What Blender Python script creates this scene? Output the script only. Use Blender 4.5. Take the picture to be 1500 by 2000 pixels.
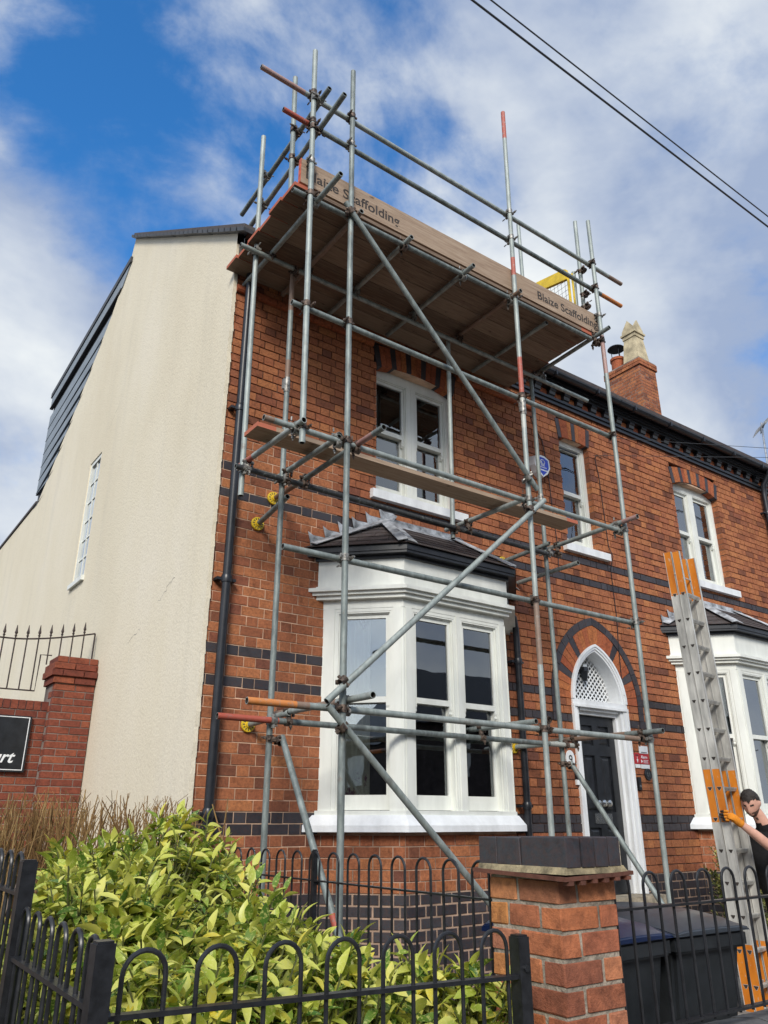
import bpy, bmesh, math, random
from mathutils import Vector, Matrix
random.seed(7)
R = math.radians
scene = bpy.context.scene
for o in list(bpy.data.objects):
    bpy.data.objects.remove(o)
COL = scene.collection

# ---------------------------------------------------------------- camera, sky, sun, exposure
YAW, PITCH = 35.7, 21.8
CAM = Vector((0, 0, 1.60))
cd = bpy.data.cameras.new('camera')
cam = bpy.data.objects.new('camera', cd)
COL.objects.link(cam)
cam.location = CAM
cam.rotation_euler = (R(90 + PITCH), 0, R(-YAW))
cd.sensor_fit = 'VERTICAL'
cd.sensor_height = 36.0
cd.lens = 36.0 * 1515.0 / 2000.0
cd.clip_start = 0.05
cd.clip_end = 3000
scene.camera = cam

SUN_EL, SUN_AZ = 34.0, -40.0          # azimuth measured from -Y (the street side) towards +X
sd = Vector((math.sin(R(SUN_AZ)) * math.cos(R(SUN_EL)), -math.cos(R(SUN_AZ)) * math.cos(R(SUN_EL)), math.sin(R(SUN_EL))))
sl = bpy.data.lights.new('sun', 'SUN')
sl.energy = 2.7
sl.angle = R(18)
sl.color = (1.0, 0.935, 0.83)
sun = bpy.data.objects.new('sun', sl)
COL.objects.link(sun)
sun.rotation_euler = (-sd).to_track_quat('-Z', 'Y').to_euler()
sun.location = (0, 0, 30)

world = bpy.data.worlds.new('World')
scene.world = world
world.use_nodes = True
wn, wl = world.node_tree.nodes, world.node_tree.links
wn.clear()
def wnode(t, **k):
    n = wn.new(t)
    for a, b in k.items():
        setattr(n, a, b)
    return n
wout = wnode('ShaderNodeOutputWorld')
wbg = wnode('ShaderNodeBackground')
wl.new(wbg.outputs[0], wout.inputs[0])
sky = wnode('ShaderNodeTexSky', sky_type='NISHITA')
sky.sun_disc = False
sky.sun_elevation = R(SUN_EL)
sky.sun_rotation = math.atan2(sd.x, sd.y)
sky.air_density = 1.0
sky.dust_density = 0.4
sky.ozone_density = 2.5
wbg.inputs[1].default_value = 0.15
tc = wnode('ShaderNodeTexCoord')
def wmath(op, a, b=None, clamp=False):
    n = wnode('ShaderNodeMath', operation=op)
    n.use_clamp = clamp
    for i, v in enumerate((a, b)):
        if v is None: continue
        if hasattr(v, 'is_output'): wl.new(v, n.inputs[i])
        else: n.inputs[i].default_value = v
    return n.outputs[0]
def wdot(v):
    n = wnode('ShaderNodeVectorMath', operation='DOT_PRODUCT')
    wl.new(tc.outputs['Generated'], n.inputs[0])
    n.inputs[1].default_value = v
    return n.outputs['Value']
def wmap(v, a, b, c=0.0, d=1.0):
    n = wnode('ShaderNodeMapRange', interpolation_type='SMOOTHSTEP')
    wl.new(v, n.inputs[0])
    for i, x in enumerate((a, b, c, d)): n.inputs[i + 1].default_value = x
    return n.outputs[0]
def wnoise(scale, detail, rough, loc=(0, 0, 0), dist=0.0, squash=1.0):
    m = wnode('ShaderNodeMapping')
    wl.new(tc.outputs['Generated'], m.inputs[0])
    m.inputs['Location'].default_value = loc
    m.inputs['Scale'].default_value = (1, 1, squash)
    n = wnode('ShaderNodeTexNoise')
    wl.new(m.outputs[0], n.inputs['Vector'])
    n.inputs['Scale'].default_value = scale
    n.inputs['Detail'].default_value = detail
    n.inputs['Roughness'].default_value = rough
    n.inputs['Distortion'].default_value = dist
    return n.outputs['Fac']
# broken cloud cover: banks of cloud with gaps of clear blue between them
nz = wnoise(2.6, 10, 0.57, (1.3, 0.4, 2.1), 0.35, 1.3)
nz2 = wnoise(8.0, 7, 0.6, (4.1, 2.0, 0.3), 0.2, 1.3)
def wgap(d, a, b_): return wmap(wdot(Vector(d).normalized()), a, b_)
cover = wmath('ADD', nz, wmath('MULTIPLY', wmath('SUBTRACT', nz2, 0.5), 0.32))
for (d, a_, b_, k) in (((0.210, 0.601, 0.772), 0.950, 0.990, 0.235), ((0.196, 0.694, 0.693), 0.980, 0.998, 0.06), ((0.475, 0.566, 0.673), 0.988, 0.998, 0.26), ((0.782, 0.419, 0.461), 0.975, 0.997, 0.13), ((-0.05, -0.85, 0.75), 0.94, 0.99, 0.25), ((-0.8, 0.2, 0.6), 0.9, 0.99, 0.22)):
    cover = wmath('SUBTRACT', cover, wmath('MULTIPLY', wgap(d, a_, b_), k))
sepz = wnode('ShaderNodeSeparateXYZ'); wl.new(tc.outputs['Generated'], sepz.inputs[0])
cover = wmath('ADD', cover, wmath('MULTIPLY', wmap(sepz.outputs[2], 0.42, 0.05), 0.22))      # cloud banks close up towards the horizon
mask = wmap(cover, 0.17, 0.44)
shade = wmath('ADD', wmath('MULTIPLY', wnoise(2.4, 6, 0.55, (7.0, 3.0, 1.0), 0.3, 1.5), 0.75), wmath('MULTIPLY', cover, 0.25))
cr = wnode('ShaderNodeValToRGB')
wl.new(shade, cr.inputs[0])
cr.color_ramp.elements[0].position = 0.41
cr.color_ramp.elements[0].color = (2.05, 2.55, 3.6, 1)
cr.color_ramp.elements[1].position = 0.645
cr.color_ramp.elements[1].color = (5.3, 5.5, 5.5, 1)
mx = wnode('ShaderNodeMix', data_type='RGBA')
wl.new(mask, mx.inputs[0])
# the clear sky a touch deeper than the model's default
sk2 = wnode('ShaderNodeMix', data_type='RGBA', blend_type='MULTIPLY')
sk2.inputs[0].default_value = 1.0
wl.new(sky.outputs[0], sk2.inputs[6])
sk2.inputs[7].default_value = (0.32, 0.92, 1.36, 1)
wl.new(sk2.outputs[2], mx.inputs[6])
# cloud on the sun's side of the sky is lit through and brighter
glow = wmath('ADD', wmath('MULTIPLY', wmap(wdot(sd), 0.35, 1.0), 0.9), 1.0)
cb2 = wnode('ShaderNodeVectorMath', operation='SCALE'); wl.new(cr.outputs[0], cb2.inputs[0]); wl.new(glow, cb2.inputs['Scale'])
wl.new(cb2.outputs[0], mx.inputs[7])
wl.new(mx.outputs[2], wbg.inputs[0])

vs = scene.view_settings
vs.view_transform = 'Standard'
vs.look = 'None'
vs.exposure = 0.24
vs.gamma = 1.0
vs.use_curve_mapping = False
scene.render.engine = 'CYCLES'
scene.cycles.max_bounces = 8
scene.cycles.transparent_max_bounces = 12
scene.cycles.caustics_reflective = False
scene.cycles.caustics_refractive = False

# ---------------------------------------------------------------- helpers
def setp(o, label=None, cat=None, group=None, kind=None):
    if label: o['label'] = label
    if cat: o['category'] = cat
    if group: o['group'] = group
    if kind: o['kind'] = kind
    return o

def empty(name, loc, label, cat, group=None):
    o = bpy.data.objects.new(name, None)
    o.empty_display_size = 0.1
    o.location = loc
    COL.objects.link(o)
    return setp(o, label, cat, group)

def link(name, mesh, parent=None, loc=None):
    o = bpy.data.objects.new(name, mesh)
    COL.objects.link(o)
    if parent is not None:
        o.parent = parent
        pw = Vector((0, 0, 0))
        q = parent
        while q is not None:
            pw += q.location
            q = q.parent
        o.location = (Vector(loc) if loc is not None else Vector((0, 0, 0))) - pw
    elif loc is not None:
        o.location = loc
    return o

class MB:
    """collects faces in world coordinates; build() links them as one mesh object"""
    def __init__(s):
        s.v = []; s.f = []; s.r = []; s.m = []; s.c = []
    def add(s, vs_, fs, rnd=0.0, mat=0, col=None):
        b = len(s.v)
        s.v += [tuple(p) for p in vs_]
        for f in fs:
            s.f.append(tuple(b + i for i in f)); s.r.append(rnd); s.m.append(mat); s.c.append(col)
    def box(s, x0, x1, y0, y1, z0, z1, rnd=0.0, mat=0, back=True, col=None):
        V = [(x0, y0, z0), (x1, y0, z0), (x1, y1, z0), (x0, y1, z0), (x0, y0, z1), (x1, y0, z1), (x1, y1, z1), (x0, y1, z1)]
        F = [(0, 1, 5, 4), (1, 2, 6, 5), (3, 0, 4, 7), (4, 5, 6, 7), (3, 2, 1, 0)]
        if back: F.append((2, 3, 7, 6))
        s.add(V, F, rnd, mat, col)
    def obox(s, O, u, n, s0, s1, d0, d1, z0, z1, rnd=0.0, mat=0):
        """box in a wall frame: s along u, d inward against normal n"""
        V = []
        for z in (z0, z1):
            for a, d in ((s0, d0), (s1, d0), (s1, d1), (s0, d1)):
                V.append(O + u * a - n * d + Vector((0, 0, z)))
        s.add(V, [(0, 1, 5, 4), (1, 2, 6, 5), (2, 3, 7, 6), (3, 0, 4, 7), (4, 5, 6, 7), (3, 2, 1, 0)], rnd, mat)
    def prism(s, pts, ext, rnd=0.0, mat=0):
        """closed polygon pts extruded by vector ext"""
        n = len(pts); e = Vector(ext)
        V = [Vector(p) for p in pts] + [Vector(p) + e for p in pts]
        F = [tuple(range(n))[::-1], tuple(range(n, 2 * n))] + [(i, (i + 1) % n, n + (i + 1) % n, n + i) for i in range(n)]
        s.add(V, F, rnd, mat)
    def tube(s, pts, rad, seg=10, mat=0, rnd=0.0, caps=True, col=None, radii=None):
        pts = [Vector(p) for p in pts]
        n = len(pts); V = []; F = []
        prev = None
        for i, p in enumerate(pts):
            t = (pts[min(i + 1, n - 1)] - pts[max(i - 1, 0)]).normalized()
            if prev is None:
                a = t.orthogonal().normalized()
            else:
                a = (prev - t * prev.dot(t)).normalized()
            prev = a
            b = t.cross(a)
            rr = radii[i] if radii else rad
            for k in range(seg):
                w = 2 * math.pi * k / seg
                V.append(p + (a * math.cos(w) + b * math.sin(w)) * rr)
        for i in range(n - 1):
            for k in range(seg):
                k2 = (k + 1) % seg
                F.append((i * seg + k, i * seg + k2, (i + 1) * seg + k2, (i + 1) * seg + k))
        if caps:
            F.append(tuple(range(seg))[::-1]); F.append(tuple(range((n - 1) * seg, n * seg)))
        s.add(V, F, rnd, mat, col)
    def lathe(s, c, prof, seg=16, mat=0, axis='z', rnd=0.0):
        V = []; F = []
        for (r, h) in prof:
            for k in range(seg):
                w = 2 * math.pi * k / seg
                q = (r * math.cos(w), r * math.sin(w), h)
                if axis == 'y': q = (q[0], h, q[1])
                if axis == 'x': q = (h, q[0], q[1])
                V.append(Vector(c) + Vector(q))
        for i in range(len(prof) - 1):
            for k in range(seg):
                k2 = (k + 1) % seg
                F.append((i * seg + k, i * seg + k2, (i + 1) * seg + k2, (i + 1) * seg + k))
        F.append(tuple(range(seg))[::-1]); F.append(tuple(range((len(prof) - 1) * seg, len(prof) * seg)))
        s.add(V, F, rnd, mat)
    def mesh(s, name, mats, smooth=False, org=(0, 0, 0), fixn=True):
        me = bpy.data.meshes.new(name)
        o = Vector(org)
        me.from_pydata([(p[0] - o.x, p[1] - o.y, p[2] - o.z) for p in s.v], [], s.f)
        if not isinstance(mats, (list, tuple)): mats = [mats]
        for m in mats: me.materials.append(m)
        if len(mats) > 1: me.polygons.foreach_set('material_index', s.m)
        if any(s.r):
            at = me.attributes.new('rnd', 'FLOAT', 'FACE'); at.data.foreach_set('value', s.r)
        if any(c is not None for c in s.c):
            at = me.attributes.new('paint', 'FLOAT_COLOR', 'FACE')
            fl = []
            for c in s.c: fl += list(c) if c is not None else [0, 0, 0, 0]
            at.data.foreach_set('color', fl)
        me.validate(); me.update()
        if fixn:
            bm = bmesh.new(); bm.from_mesh(me)
            bmesh.ops.recalc_face_normals(bm, faces=bm.faces)
            bm.to_mesh(me); bm.free()
        if smooth:
            me.polygons.foreach_set('use_smooth', [True] * len(me.polygons))
            me.set_sharp_from_angle(angle=R(40))
        return me
    def build(s, name, mats, parent=None, smooth=False, org=None, fixn=True):
        org = Vector(org) if org is not None else Vector((0, 0, 0))
        return link(name, s.mesh(name, mats, smooth, org, fixn), parent, org)

def clip_poly(poly, a, b, c):
    """keep the part of a 2-D polygon with a*x+b*y<=c"""
    out = []
    n = len(poly)
    for i in range(n):
        p, q = poly[i], poly[(i + 1) % n]
        dp, dq = a * p[0] + b * p[1] - c, a * q[0] + b * q[1] - c
        if dp <= 0: out.append(p)
        if dp * dq < 0:
            t = dp / (dp - dq)
            out.append((p[0] + (q[0] - p[0]) * t, p[1] + (q[1] - p[1]) * t))
    return out

def project(p):
    d = Vector(p) - CAM
    y, pt = R(YAW), R(PITCH)
    fh = Vector((math.sin(y), math.cos(y), 0)); rt = Vector((math.cos(y), -math.sin(y), 0)); up = Vector((0, 0, 1))
    fw = fh * math.cos(pt) + up * math.sin(pt); uu = up * math.cos(pt) - fh * math.sin(pt)
    q = d.dot(fw)
    if q < 0.05: return None
    return d.dot(rt) / q * 1515 + 750, -d.dot(uu) / q * 1515 + 1000

# ---------------------------------------------------------------- materials
def newmat(name):
    m = bpy.data.materials.new(name)
    m.use_nodes = True
    nt = m.node_tree
    return m, nt.nodes, nt.links, nt.nodes['Principled BSDF']

def mk_math(N, L, op, a, b=None, clamp=False):
    n = N.new('ShaderNodeMath'); n.operation = op; n.use_clamp = clamp
    for i, v in enumerate((a, b)):
        if v is None: continue
        if hasattr(v, 'is_output'): L.new(v, n.inputs[i])
        else: n.inputs[i].default_value = v
    return n.outputs[0]

def mk_noise(N, L, scale, detail=4, rough=0.55, coord='Object', sc=(1, 1, 1), world_pos=True):
    if world_pos:
        g = N.new('ShaderNodeNewGeometry'); src = g.outputs['Position']
    else:
        g = N.new('ShaderNodeTexCoord'); src = g.outputs[coord]
    mp = N.new('ShaderNodeMapping'); L.new(src, mp.inputs[0]); mp.inputs['Scale'].default_value = sc
    n = N.new('ShaderNodeTexNoise'); L.new(mp.outputs[0], n.inputs['Vector'])
    n.inputs['Scale'].default_value = scale; n.inputs['Detail'].default_value = detail; n.inputs['Roughness'].default_value = rough
    return n.outputs['Fac']

def mk_ramp(N, L, fac, stops):
    r = N.new('ShaderNodeValToRGB'); L.new(fac, r.inputs[0])
    e = r.color_ramp.elements
    while len(e) < len(stops): e.new(0.5)
    for i, (p, c) in enumerate(stops):
        e[i].position = p; e[i].color = (c[0], c[1], c[2], 1)
    return r.outputs[0]

def mk_mix(N, L, fac, a, b, blend='MIX'):
    n = N.new('ShaderNodeMix'); n.data_type = 'RGBA'; n.blend_type = blend
    for i, v in ((0, fac), (6, a), (7, b)):
        if hasattr(v, 'is_output'): L.new(v, n.inputs[i])
        elif i == 0: n.inputs[0].default_value = v
        else: n.inputs[i].default_value = (v[0], v[1], v[2], 1)
    return n.outputs[2]

def mk_bump(N, L, B, h, strength=0.3, dist=0.01):
    b = N.new('ShaderNodeBump'); L.new(h, b.inputs['Height'])
    b.inputs['Strength'].default_value = strength; b.inputs['Distance'].default_value = dist
    L.new(b.outputs[0], B.inputs['Normal'])

def simple(name, col, rough=0.6, metal=0.0, var=0.12, nscale=8.0, bump=0.15, spec=0.5, bscale=60, bdist=0.004, streak=False):
    m, N, L, B = newmat(name)
    f = mk_noise(N, L, nscale, 5, 0.6, sc=(1, 1, 0.25) if streak else (1, 1, 1))
    lo = tuple(c * (1 - var * 1.6) for c in col); hi = tuple(min(1, c * (1 + var)) for c in col)
    L.new(mk_ramp(N, L, f, [(0.32, lo), (0.66, hi)]), B.inputs['Base Color'])
    B.inputs['Roughness'].default_value = rough; B.inputs['Metallic'].default_value = metal
    B.inputs['Specular IOR Level'].default_value = spec
    if bump: mk_bump(N, L, B, mk_noise(N, L, bscale, 3), bump, bdist)
    return m

def brick_mat(name, stops, stain=(0.55, 0.5, 0.5), stain_amt=0.75, rough=0.85, bump=0.5, fine=45, spec=0.3):
    m, N, L, B = newmat(name)
    at = N.new('ShaderNodeAttribute'); at.attribute_name = 'rnd'
    oi = N.new('ShaderNodeObjectInfo')
    r = mk_math(N, L, 'FRACT', mk_math(N, L, 'ADD', at.outputs['Fac'], oi.outputs['Random']))
    base = mk_ramp(N, L, r, stops)
    f1 = mk_noise(N, L, fine, 5, 0.65)
    base = mk_mix(N, L, mk_math(N, L, 'MULTIPLY', mk_ramp(N, L, f1, [(0.3, (1, 1, 1)), (0.62, (0, 0, 0))]), 0.55), base, (0.085, 0.035, 0.024))
    f2 = mk_noise(N, L, 1.7, 6, 0.7)
    base = mk_mix(N, L, mk_math(N, L, 'MULTIPLY', mk_ramp(N, L, f2, [(0.50, (0, 0, 0)), (0.74, (1, 1, 1))]), stain_amt), base, stain, 'MULTIPLY')
    f3 = mk_noise(N, L, 7.0, 6, 0.75)
    base = mk_mix(N, L, mk_math(N, L, 'MULTIPLY', mk_ramp(N, L, f3, [(0.54, (0, 0, 0)), (0.70, (1, 1, 1))]), 0.72), base, (0.36, 0.32, 0.32), 'MULTIPLY')
    f4 = mk_noise(N, L, 15, 5, 0.7)
    base = mk_mix(N, L, mk_math(N, L, 'MULTIPLY', mk_ramp(N, L, f4, [(0.50, (0, 0, 0)), (0.66, (1, 1, 1))]), 0.5), base, (0.5, 0.46, 0.46), 'MULTIPLY')
    L.new(base, B.inputs['Base Color'])
    B.inputs['Roughness'].default_value = rough
    B.inputs['Specular IOR Level'].default_value = spec
    mk_bump(N, L, B, mk_noise(N, L, 90, 5, 0.7), bump, 0.006)
    return m

M = {}
M['brick'] = brick_mat('red_brick', [(0.0, (0.21, 0.080, 0.046)), (0.14, (0.36, 0.125, 0.058)), (0.34, (0.46, 0.166, 0.074)), (0.56, (0.52, 0.198, 0.082)), (0.74, (0.41, 0.138, 0.066)), (0.88, (0.56, 0.220, 0.085)), (0.95, (0.31, 0.105, 0.058)), (1.0, (0.18, 0.072, 0.048))], stain=(0.45, 0.41, 0.40), stain_amt=0.75)
M['brick_rub'] = brick_mat('orange_rubbed_brick', [(0.0, (0.40, 0.105, 0.045)), (0.5, (0.47, 0.14, 0.058)), (1.0, (0.52, 0.18, 0.06))], stain_amt=0.3)
M['blue'] = brick_mat('blue_brick', [(0.0, (0.022, 0.026, 0.033)), (0.5, (0.034, 0.038, 0.047)), (1.0, (0.05, 0.053, 0.062))], stain=(0.8, 0.8, 0.8), rough=0.5, bump=0.3, spec=0.5)
M['pierbrick'] = brick_mat('weathered_orange_brick', [(0.0, (0.34, 0.12, 0.07)), (0.25, (0.60, 0.205, 0.085)), (0.45, (0.45, 0.15, 0.08)), (0.62, (0.66, 0.25, 0.10)), (0.78, (0.54, 0.22, 0.13)), (0.9, (0.64, 0.27, 0.085)), (1.0, (0.28, 0.11, 0.07))], fine=22, stain_amt=0.5, bump=1.0)
M['gwbrick'] = brick_mat('garden_wall_brick', [(0.0, (0.19, 0.05, 0.032)), (0.5, (0.26, 0.07, 0.04)), (1.0, (0.34, 0.10, 0.05))], stain_amt=0.5)
M['tile'] = brick_mat('creasing_tile', [(0.0, (0.12, 0.05, 0.035)), (1.0, (0.19, 0.075, 0.05))], stain_amt=0.4)
M['mortar'] = simple('lime_mortar', (0.62, 0.42, 0.29), 0.95, var=0.3, nscale=3.0, bump=0.4)
M['smortar'] = simple('sooty_shaded_mortar', (0.15, 0.085, 0.06), 0.95, var=0.9, nscale=2.2, bump=0.4)  # soot, plus the shade of the recessed joints put into the colour
M['tmortar'] = simple('tan_plinth_mortar', (0.42, 0.29, 0.21), 0.95, var=0.3, nscale=5.0, bump=0.5)
M['pmortar'] = simple('sand_mortar', (0.33, 0.285, 0.225), 0.95, var=0.35, nscale=12, bump=0.9, bdist=0.01)
M['dmortar'] = simple('grey_mortar', (0.26, 0.21, 0.18), 0.95, var=0.3, nscale=3.0, bump=0.4)

def render_mat():
    m, N, L, B = newmat('roughcast_render')
    f = mk_noise(N, L, 0.55, 6, 0.65, sc=(1, 1, 0.5))
    c = mk_ramp(N, L, f, [(0.3, (0.69, 0.615, 0.465)), (0.52, (0.745, 0.675, 0.525)), (0.7, (0.775, 0.71, 0.575))])
    st = mk_noise(N, L, 1.6, 6, 0.7, sc=(1, 1.3, 0.10))
    c = mk_mix(N, L, mk_math(N, L, 'MULTIPLY', mk_ramp(N, L, st, [(0.52, (0, 0, 0)), (0.75, (1, 1, 1))]), 0.24), c, (0.42, 0.40, 0.36))
    p = mk_noise(N, L, 42, 3, 0.6)
    c = mk_mix(N, L, mk_math(N, L, 'MULTIPLY', mk_ramp(N, L, p, [(0.30, (1, 1, 1)), (0.46, (0, 0, 0))]), 0.20), c, (0.36, 0.32, 0.25))
    L.new(c, B.inputs['Base Color'])
    B.inputs['Roughness'].default_value = 0.95
    B.inputs['Specular IOR Level'].default_value = 0.15
    mk_bump(N, L, B, p, 0.42, 0.011)
    return m
M['render'] = render_mat()
M['white'] = simple('white_gloss_paint', (0.76, 0.775, 0.72), 0.42, var=0.07, nscale=6, bump=0.10, bscale=30, streak=True)
M['white2'] = simple('bright_white_masonry_paint', (0.79, 0.81, 0.82), 0.55, var=0.08, nscale=7, bump=0.35, bscale=28, bdist=0.008, streak=True)
M['black'] = simple('black_gloss_paint', (0.016, 0.018, 0.022), 0.32, var=0.25, nscale=12, bump=0.06)
M['fence'] = simple('black_fence_paint', (0.016, 0.017, 0.020), 0.36, var=0.3, nscale=30, bump=0.12)
M['pipe'] = simple('black_downpipe_paint', (0.017, 0.019, 0.024), 0.34, var=0.3, nscale=8, bump=0.06)
M['lead'] = simple('weathered_lead', (0.40, 0.42, 0.445), 0.5, 0.1, var=0.45, nscale=9, bump=0.4, bscale=18, bdist=0.01)
M['slate'] = brick_mat('brown_slate', [(0.0, (0.060, 0.058, 0.060)), (0.5, (0.070, 0.067, 0.068)), (1.0, (0.082, 0.078, 0.078))], stain=(0.75, 0.75, 0.72), rough=0.7, bump=0.3)
M['clad'] = simple('slate_grey_cladding', (0.235, 0.275, 0.315), 0.6, var=0.08, nscale=3, bump=0.08)
M['trim'] = simple('dark_grey_trim', (0.035, 0.036, 0.04), 0.5, var=0.2, nscale=6, bump=0.1)
M['stone'] = simple('worn_sandstone', (0.36, 0.31, 0.23), 0.9, var=0.3, nscale=9, bump=0.6, bdist=0.01)
M['paving'] = simple('grey_paving', (0.24, 0.225, 0.20), 0.9, var=0.25, nscale=6, bump=0.4)
M['soil'] = simple('dark_soil', (0.055, 0.04, 0.028), 1.0, var=0.5, nscale=20, bump=1.0, bscale=35, bdist=0.03)
M['asphalt'] = simple('asphalt', (0.05, 0.05, 0.052), 0.9, var=0.25, nscale=12, bump=0.6)
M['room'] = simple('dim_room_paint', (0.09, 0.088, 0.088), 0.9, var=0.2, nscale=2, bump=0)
M['yellow'] = simple('yellow_plastic', (0.75, 0.52, 0.03), 0.4, var=0.12, nscale=15, bump=0.05)
M['redpaint'] = simple('red_end_paint', (0.55, 0.10, 0.045), 0.6, var=0.3, nscale=25, bump=0.3)

def galv_mat():
    m, N, L, B = newmat('galvanised_tube')
    at = N.new('ShaderNodeAttribute'); at.attribute_name = 'paint'
    oi = N.new('ShaderNodeObjectInfo')
    sh = mk_math(N, L, 'ADD', mk_math(N, L, 'MULTIPLY', oi.outputs['Random'], 0.34), -0.17)
    f = mk_math(N, L, 'ADD', mk_noise(N, L, 16, 6, 0.7, sc=(1, 1, 0.3)), sh)
    c = mk_ramp(N, L, f, [(0.25, (0.125, 0.145, 0.14)), (0.5, (0.255, 0.29, 0.275)), (0.75, (0.40, 0.435, 0.41))])
    sp = mk_noise(N, L, 60, 4, 0.7)
    c = mk_mix(N, L, mk_math(N, L, 'MULTIPLY', mk_ramp(N, L, sp, [(0.60, (0, 0, 0)), (0.75, (1, 1, 1))]), 0.22), c, (0.55, 0.54, 0.50))
    rs = mk_noise(N, L, 5, 7, 0.75)
    rust = mk_math(N, L, 'MULTIPLY', mk_ramp(N, L, rs, [(0.58, (0, 0, 0)), (0.74, (1, 1, 1))]), 0.65)
    c = mk_mix(N, L, rust, c, (0.17, 0.10, 0.065))
    wear = mk_noise(N, L, 22, 5, 0.75)
    pm = mk_math(N, L, 'MULTIPLY', at.outputs['Alpha'], mk_ramp(N, L, wear, [(0.30, (0.15, 0.15, 0.15)), (0.45, (1, 1, 1))]))
    c = mk_mix(N, L, pm, c, at.outputs['Color'])
    L.new(c, B.inputs['Base Color'])
    mt = mk_math(N, L, 'MULTIPLY', mk_math(N, L, 'SUBTRACT', 1.0, pm), 0.28)
    L.new(mt, B.inputs['Metallic'])
    B.inputs['Roughness'].default_value = 0.58
    mk_bump(N, L, B, sp, 0.15, 0.003)
    return m
M['galv'] = galv_mat()
M['hollow'] = simple('tube_inside', (0.04, 0.032, 0.028), 0.9, var=0.3, bump=0)
M['coupler'] = simple('rusty_coupler_steel', (0.13, 0.095, 0.075), 0.6, 0.5, var=0.7, nscale=30, bump=0.4)
M['coupler2'] = simple('zinc_coupler_steel', (0.30, 0.29, 0.265), 0.5, 0.6, var=0.5, nscale=30, bump=0.4)

def board_mat(name, dark):
    m, N, L, B = newmat(name)
    at = N.new('ShaderNodeAttribute'); at.attribute_name = 'paint'
    oi = N.new('ShaderNodeObjectInfo')
    f = mk_noise(N, L, 9, 7, 0.7, sc=(0.35, 6, 6))
    sh = mk_math(N, L, 'ADD', f, mk_math(N, L, 'MULTIPLY', mk_math(N, L, 'SUBTRACT', oi.outputs['Random'], 0.5), 0.25))
    a = dark
    c = mk_ramp(N, L, sh, [(0.3, (0.15 * a, 0.095 * a, 0.062 * a)), (0.55, (0.275 * a, 0.195 * a, 0.135 * a)), (0.78, (0.36 * a, 0.275 * a, 0.20 * a))])
    k = mk_noise(N, L, 5.5, 3, 0.5, sc=(1, 2.2, 2.2))
    c = mk_mix(N, L, mk_math(N, L, 'MULTIPLY', mk_ramp(N, L, k, [(0.66, (0, 0, 0)), (0.74, (1, 1, 1))]), 0.8), c, (0.06, 0.035, 0.02))
    c = mk_mix(N, L, at.outputs['Alpha'], c, at.outputs['Color'])
    L.new(c, B.inputs['Base Color'])
    B.inputs['Roughness'].default_value = 0.85
    mk_bump(N, L, B, f, 0.35, 0.004)
    return m
M['board'] = board_mat('weathered_scaffold_timber', 0.85)
M['board2'] = board_mat('pale_scaffold_timber', 1.22)

def glass_mat():
    m, N, L, B = newmat('window_glass')
    N.remove(B)
    out = N['Material Output']
    tr = N.new('ShaderNodeBsdfTransparent'); tr.inputs[0].default_value = (0.86, 0.90, 0.90, 1)
    gl = N.new('ShaderNodeBsdfGlossy'); gl.inputs['Roughness'].default_value = 0.01; gl.inputs[0].default_value = (0.9, 0.95, 1.0, 1)
    fr = N.new('ShaderNodeFresnel'); fr.inputs[0].default_value = 1.75
    fac = mk_math(N, L, 'MULTIPLY', fr.outputs[0], 2.6, True)
    b = N.new('ShaderNodeBump'); b.inputs['Strength'].default_value = 0.05; b.inputs['Distance'].default_value = 0.02
    L.new(mk_noise(N, L, 2.5, 2), b.inputs['Height'])
    L.new(b.outputs[0], gl.inputs['Normal'])
    mx_ = N.new('ShaderNodeMixShader')
    L.new(fac, mx_.inputs[0]); L.new(tr.outputs[0], mx_.inputs[1]); L.new(gl.outputs[0], mx_.inputs[2])
    L.new(mx_.outputs[0], out.inputs[0])
    return m
M['glass'] = glass_mat()

def curtain_mat():
    m, N, L, B = newmat('floral_curtain')
    g = N.new('ShaderNodeNewGeometry')
    mp = N.new('ShaderNodeMapping'); L.new(g.outputs['Position'], mp.inputs[0]); mp.inputs['Scale'].default_value = (4.4, 4.4, 3.2)
    v = N.new('ShaderNodeTexVoronoi'); L.new(mp.outputs[0], v.inputs['Vector']); v.inputs['Scale'].default_value = 1.0
    n = mk_noise(N, L, 26, 3)
    d = mk_math(N, L, 'ADD', v.outputs['Distance'], mk_math(N, L, 'MULTIPLY', mk_math(N, L, 'SUBTRACT', n, 0.5), 0.5))
    c = mk_ramp(N, L, d, [(0.0, (0.12, 0.03, 0.07)), (0.26, (0.24, 0.09, 0.14)), (0.34, (0.68, 0.64, 0.54)), (0.7, (0.74, 0.70, 0.60))])
    L.new(c, B.inputs['Base Color']); B.inputs['Roughness'].default_value = 0.95
    tl = N.new('ShaderNodeBsdfTranslucent'); L.new(c, tl.inputs[0]); ms = N.new('ShaderNodeMixShader'); ms.inputs[0].default_value = 0.35
    L.new(B.outputs[0], ms.inputs[1]); L.new(tl.outputs[0], ms.inputs[2]); L.new(ms.outputs[0], N['Material Output'].inputs[0])
    return m
M['curtain'] = curtain_mat()
M['net'] = simple('pale_curtain', (0.72, 0.80, 0.79), 0.9, var=0.1, nscale=4, bump=0)
M['shutter'] = simple('white_shutter', (0.72, 0.74, 0.74), 0.5, var=0.04, bump=0)
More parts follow.
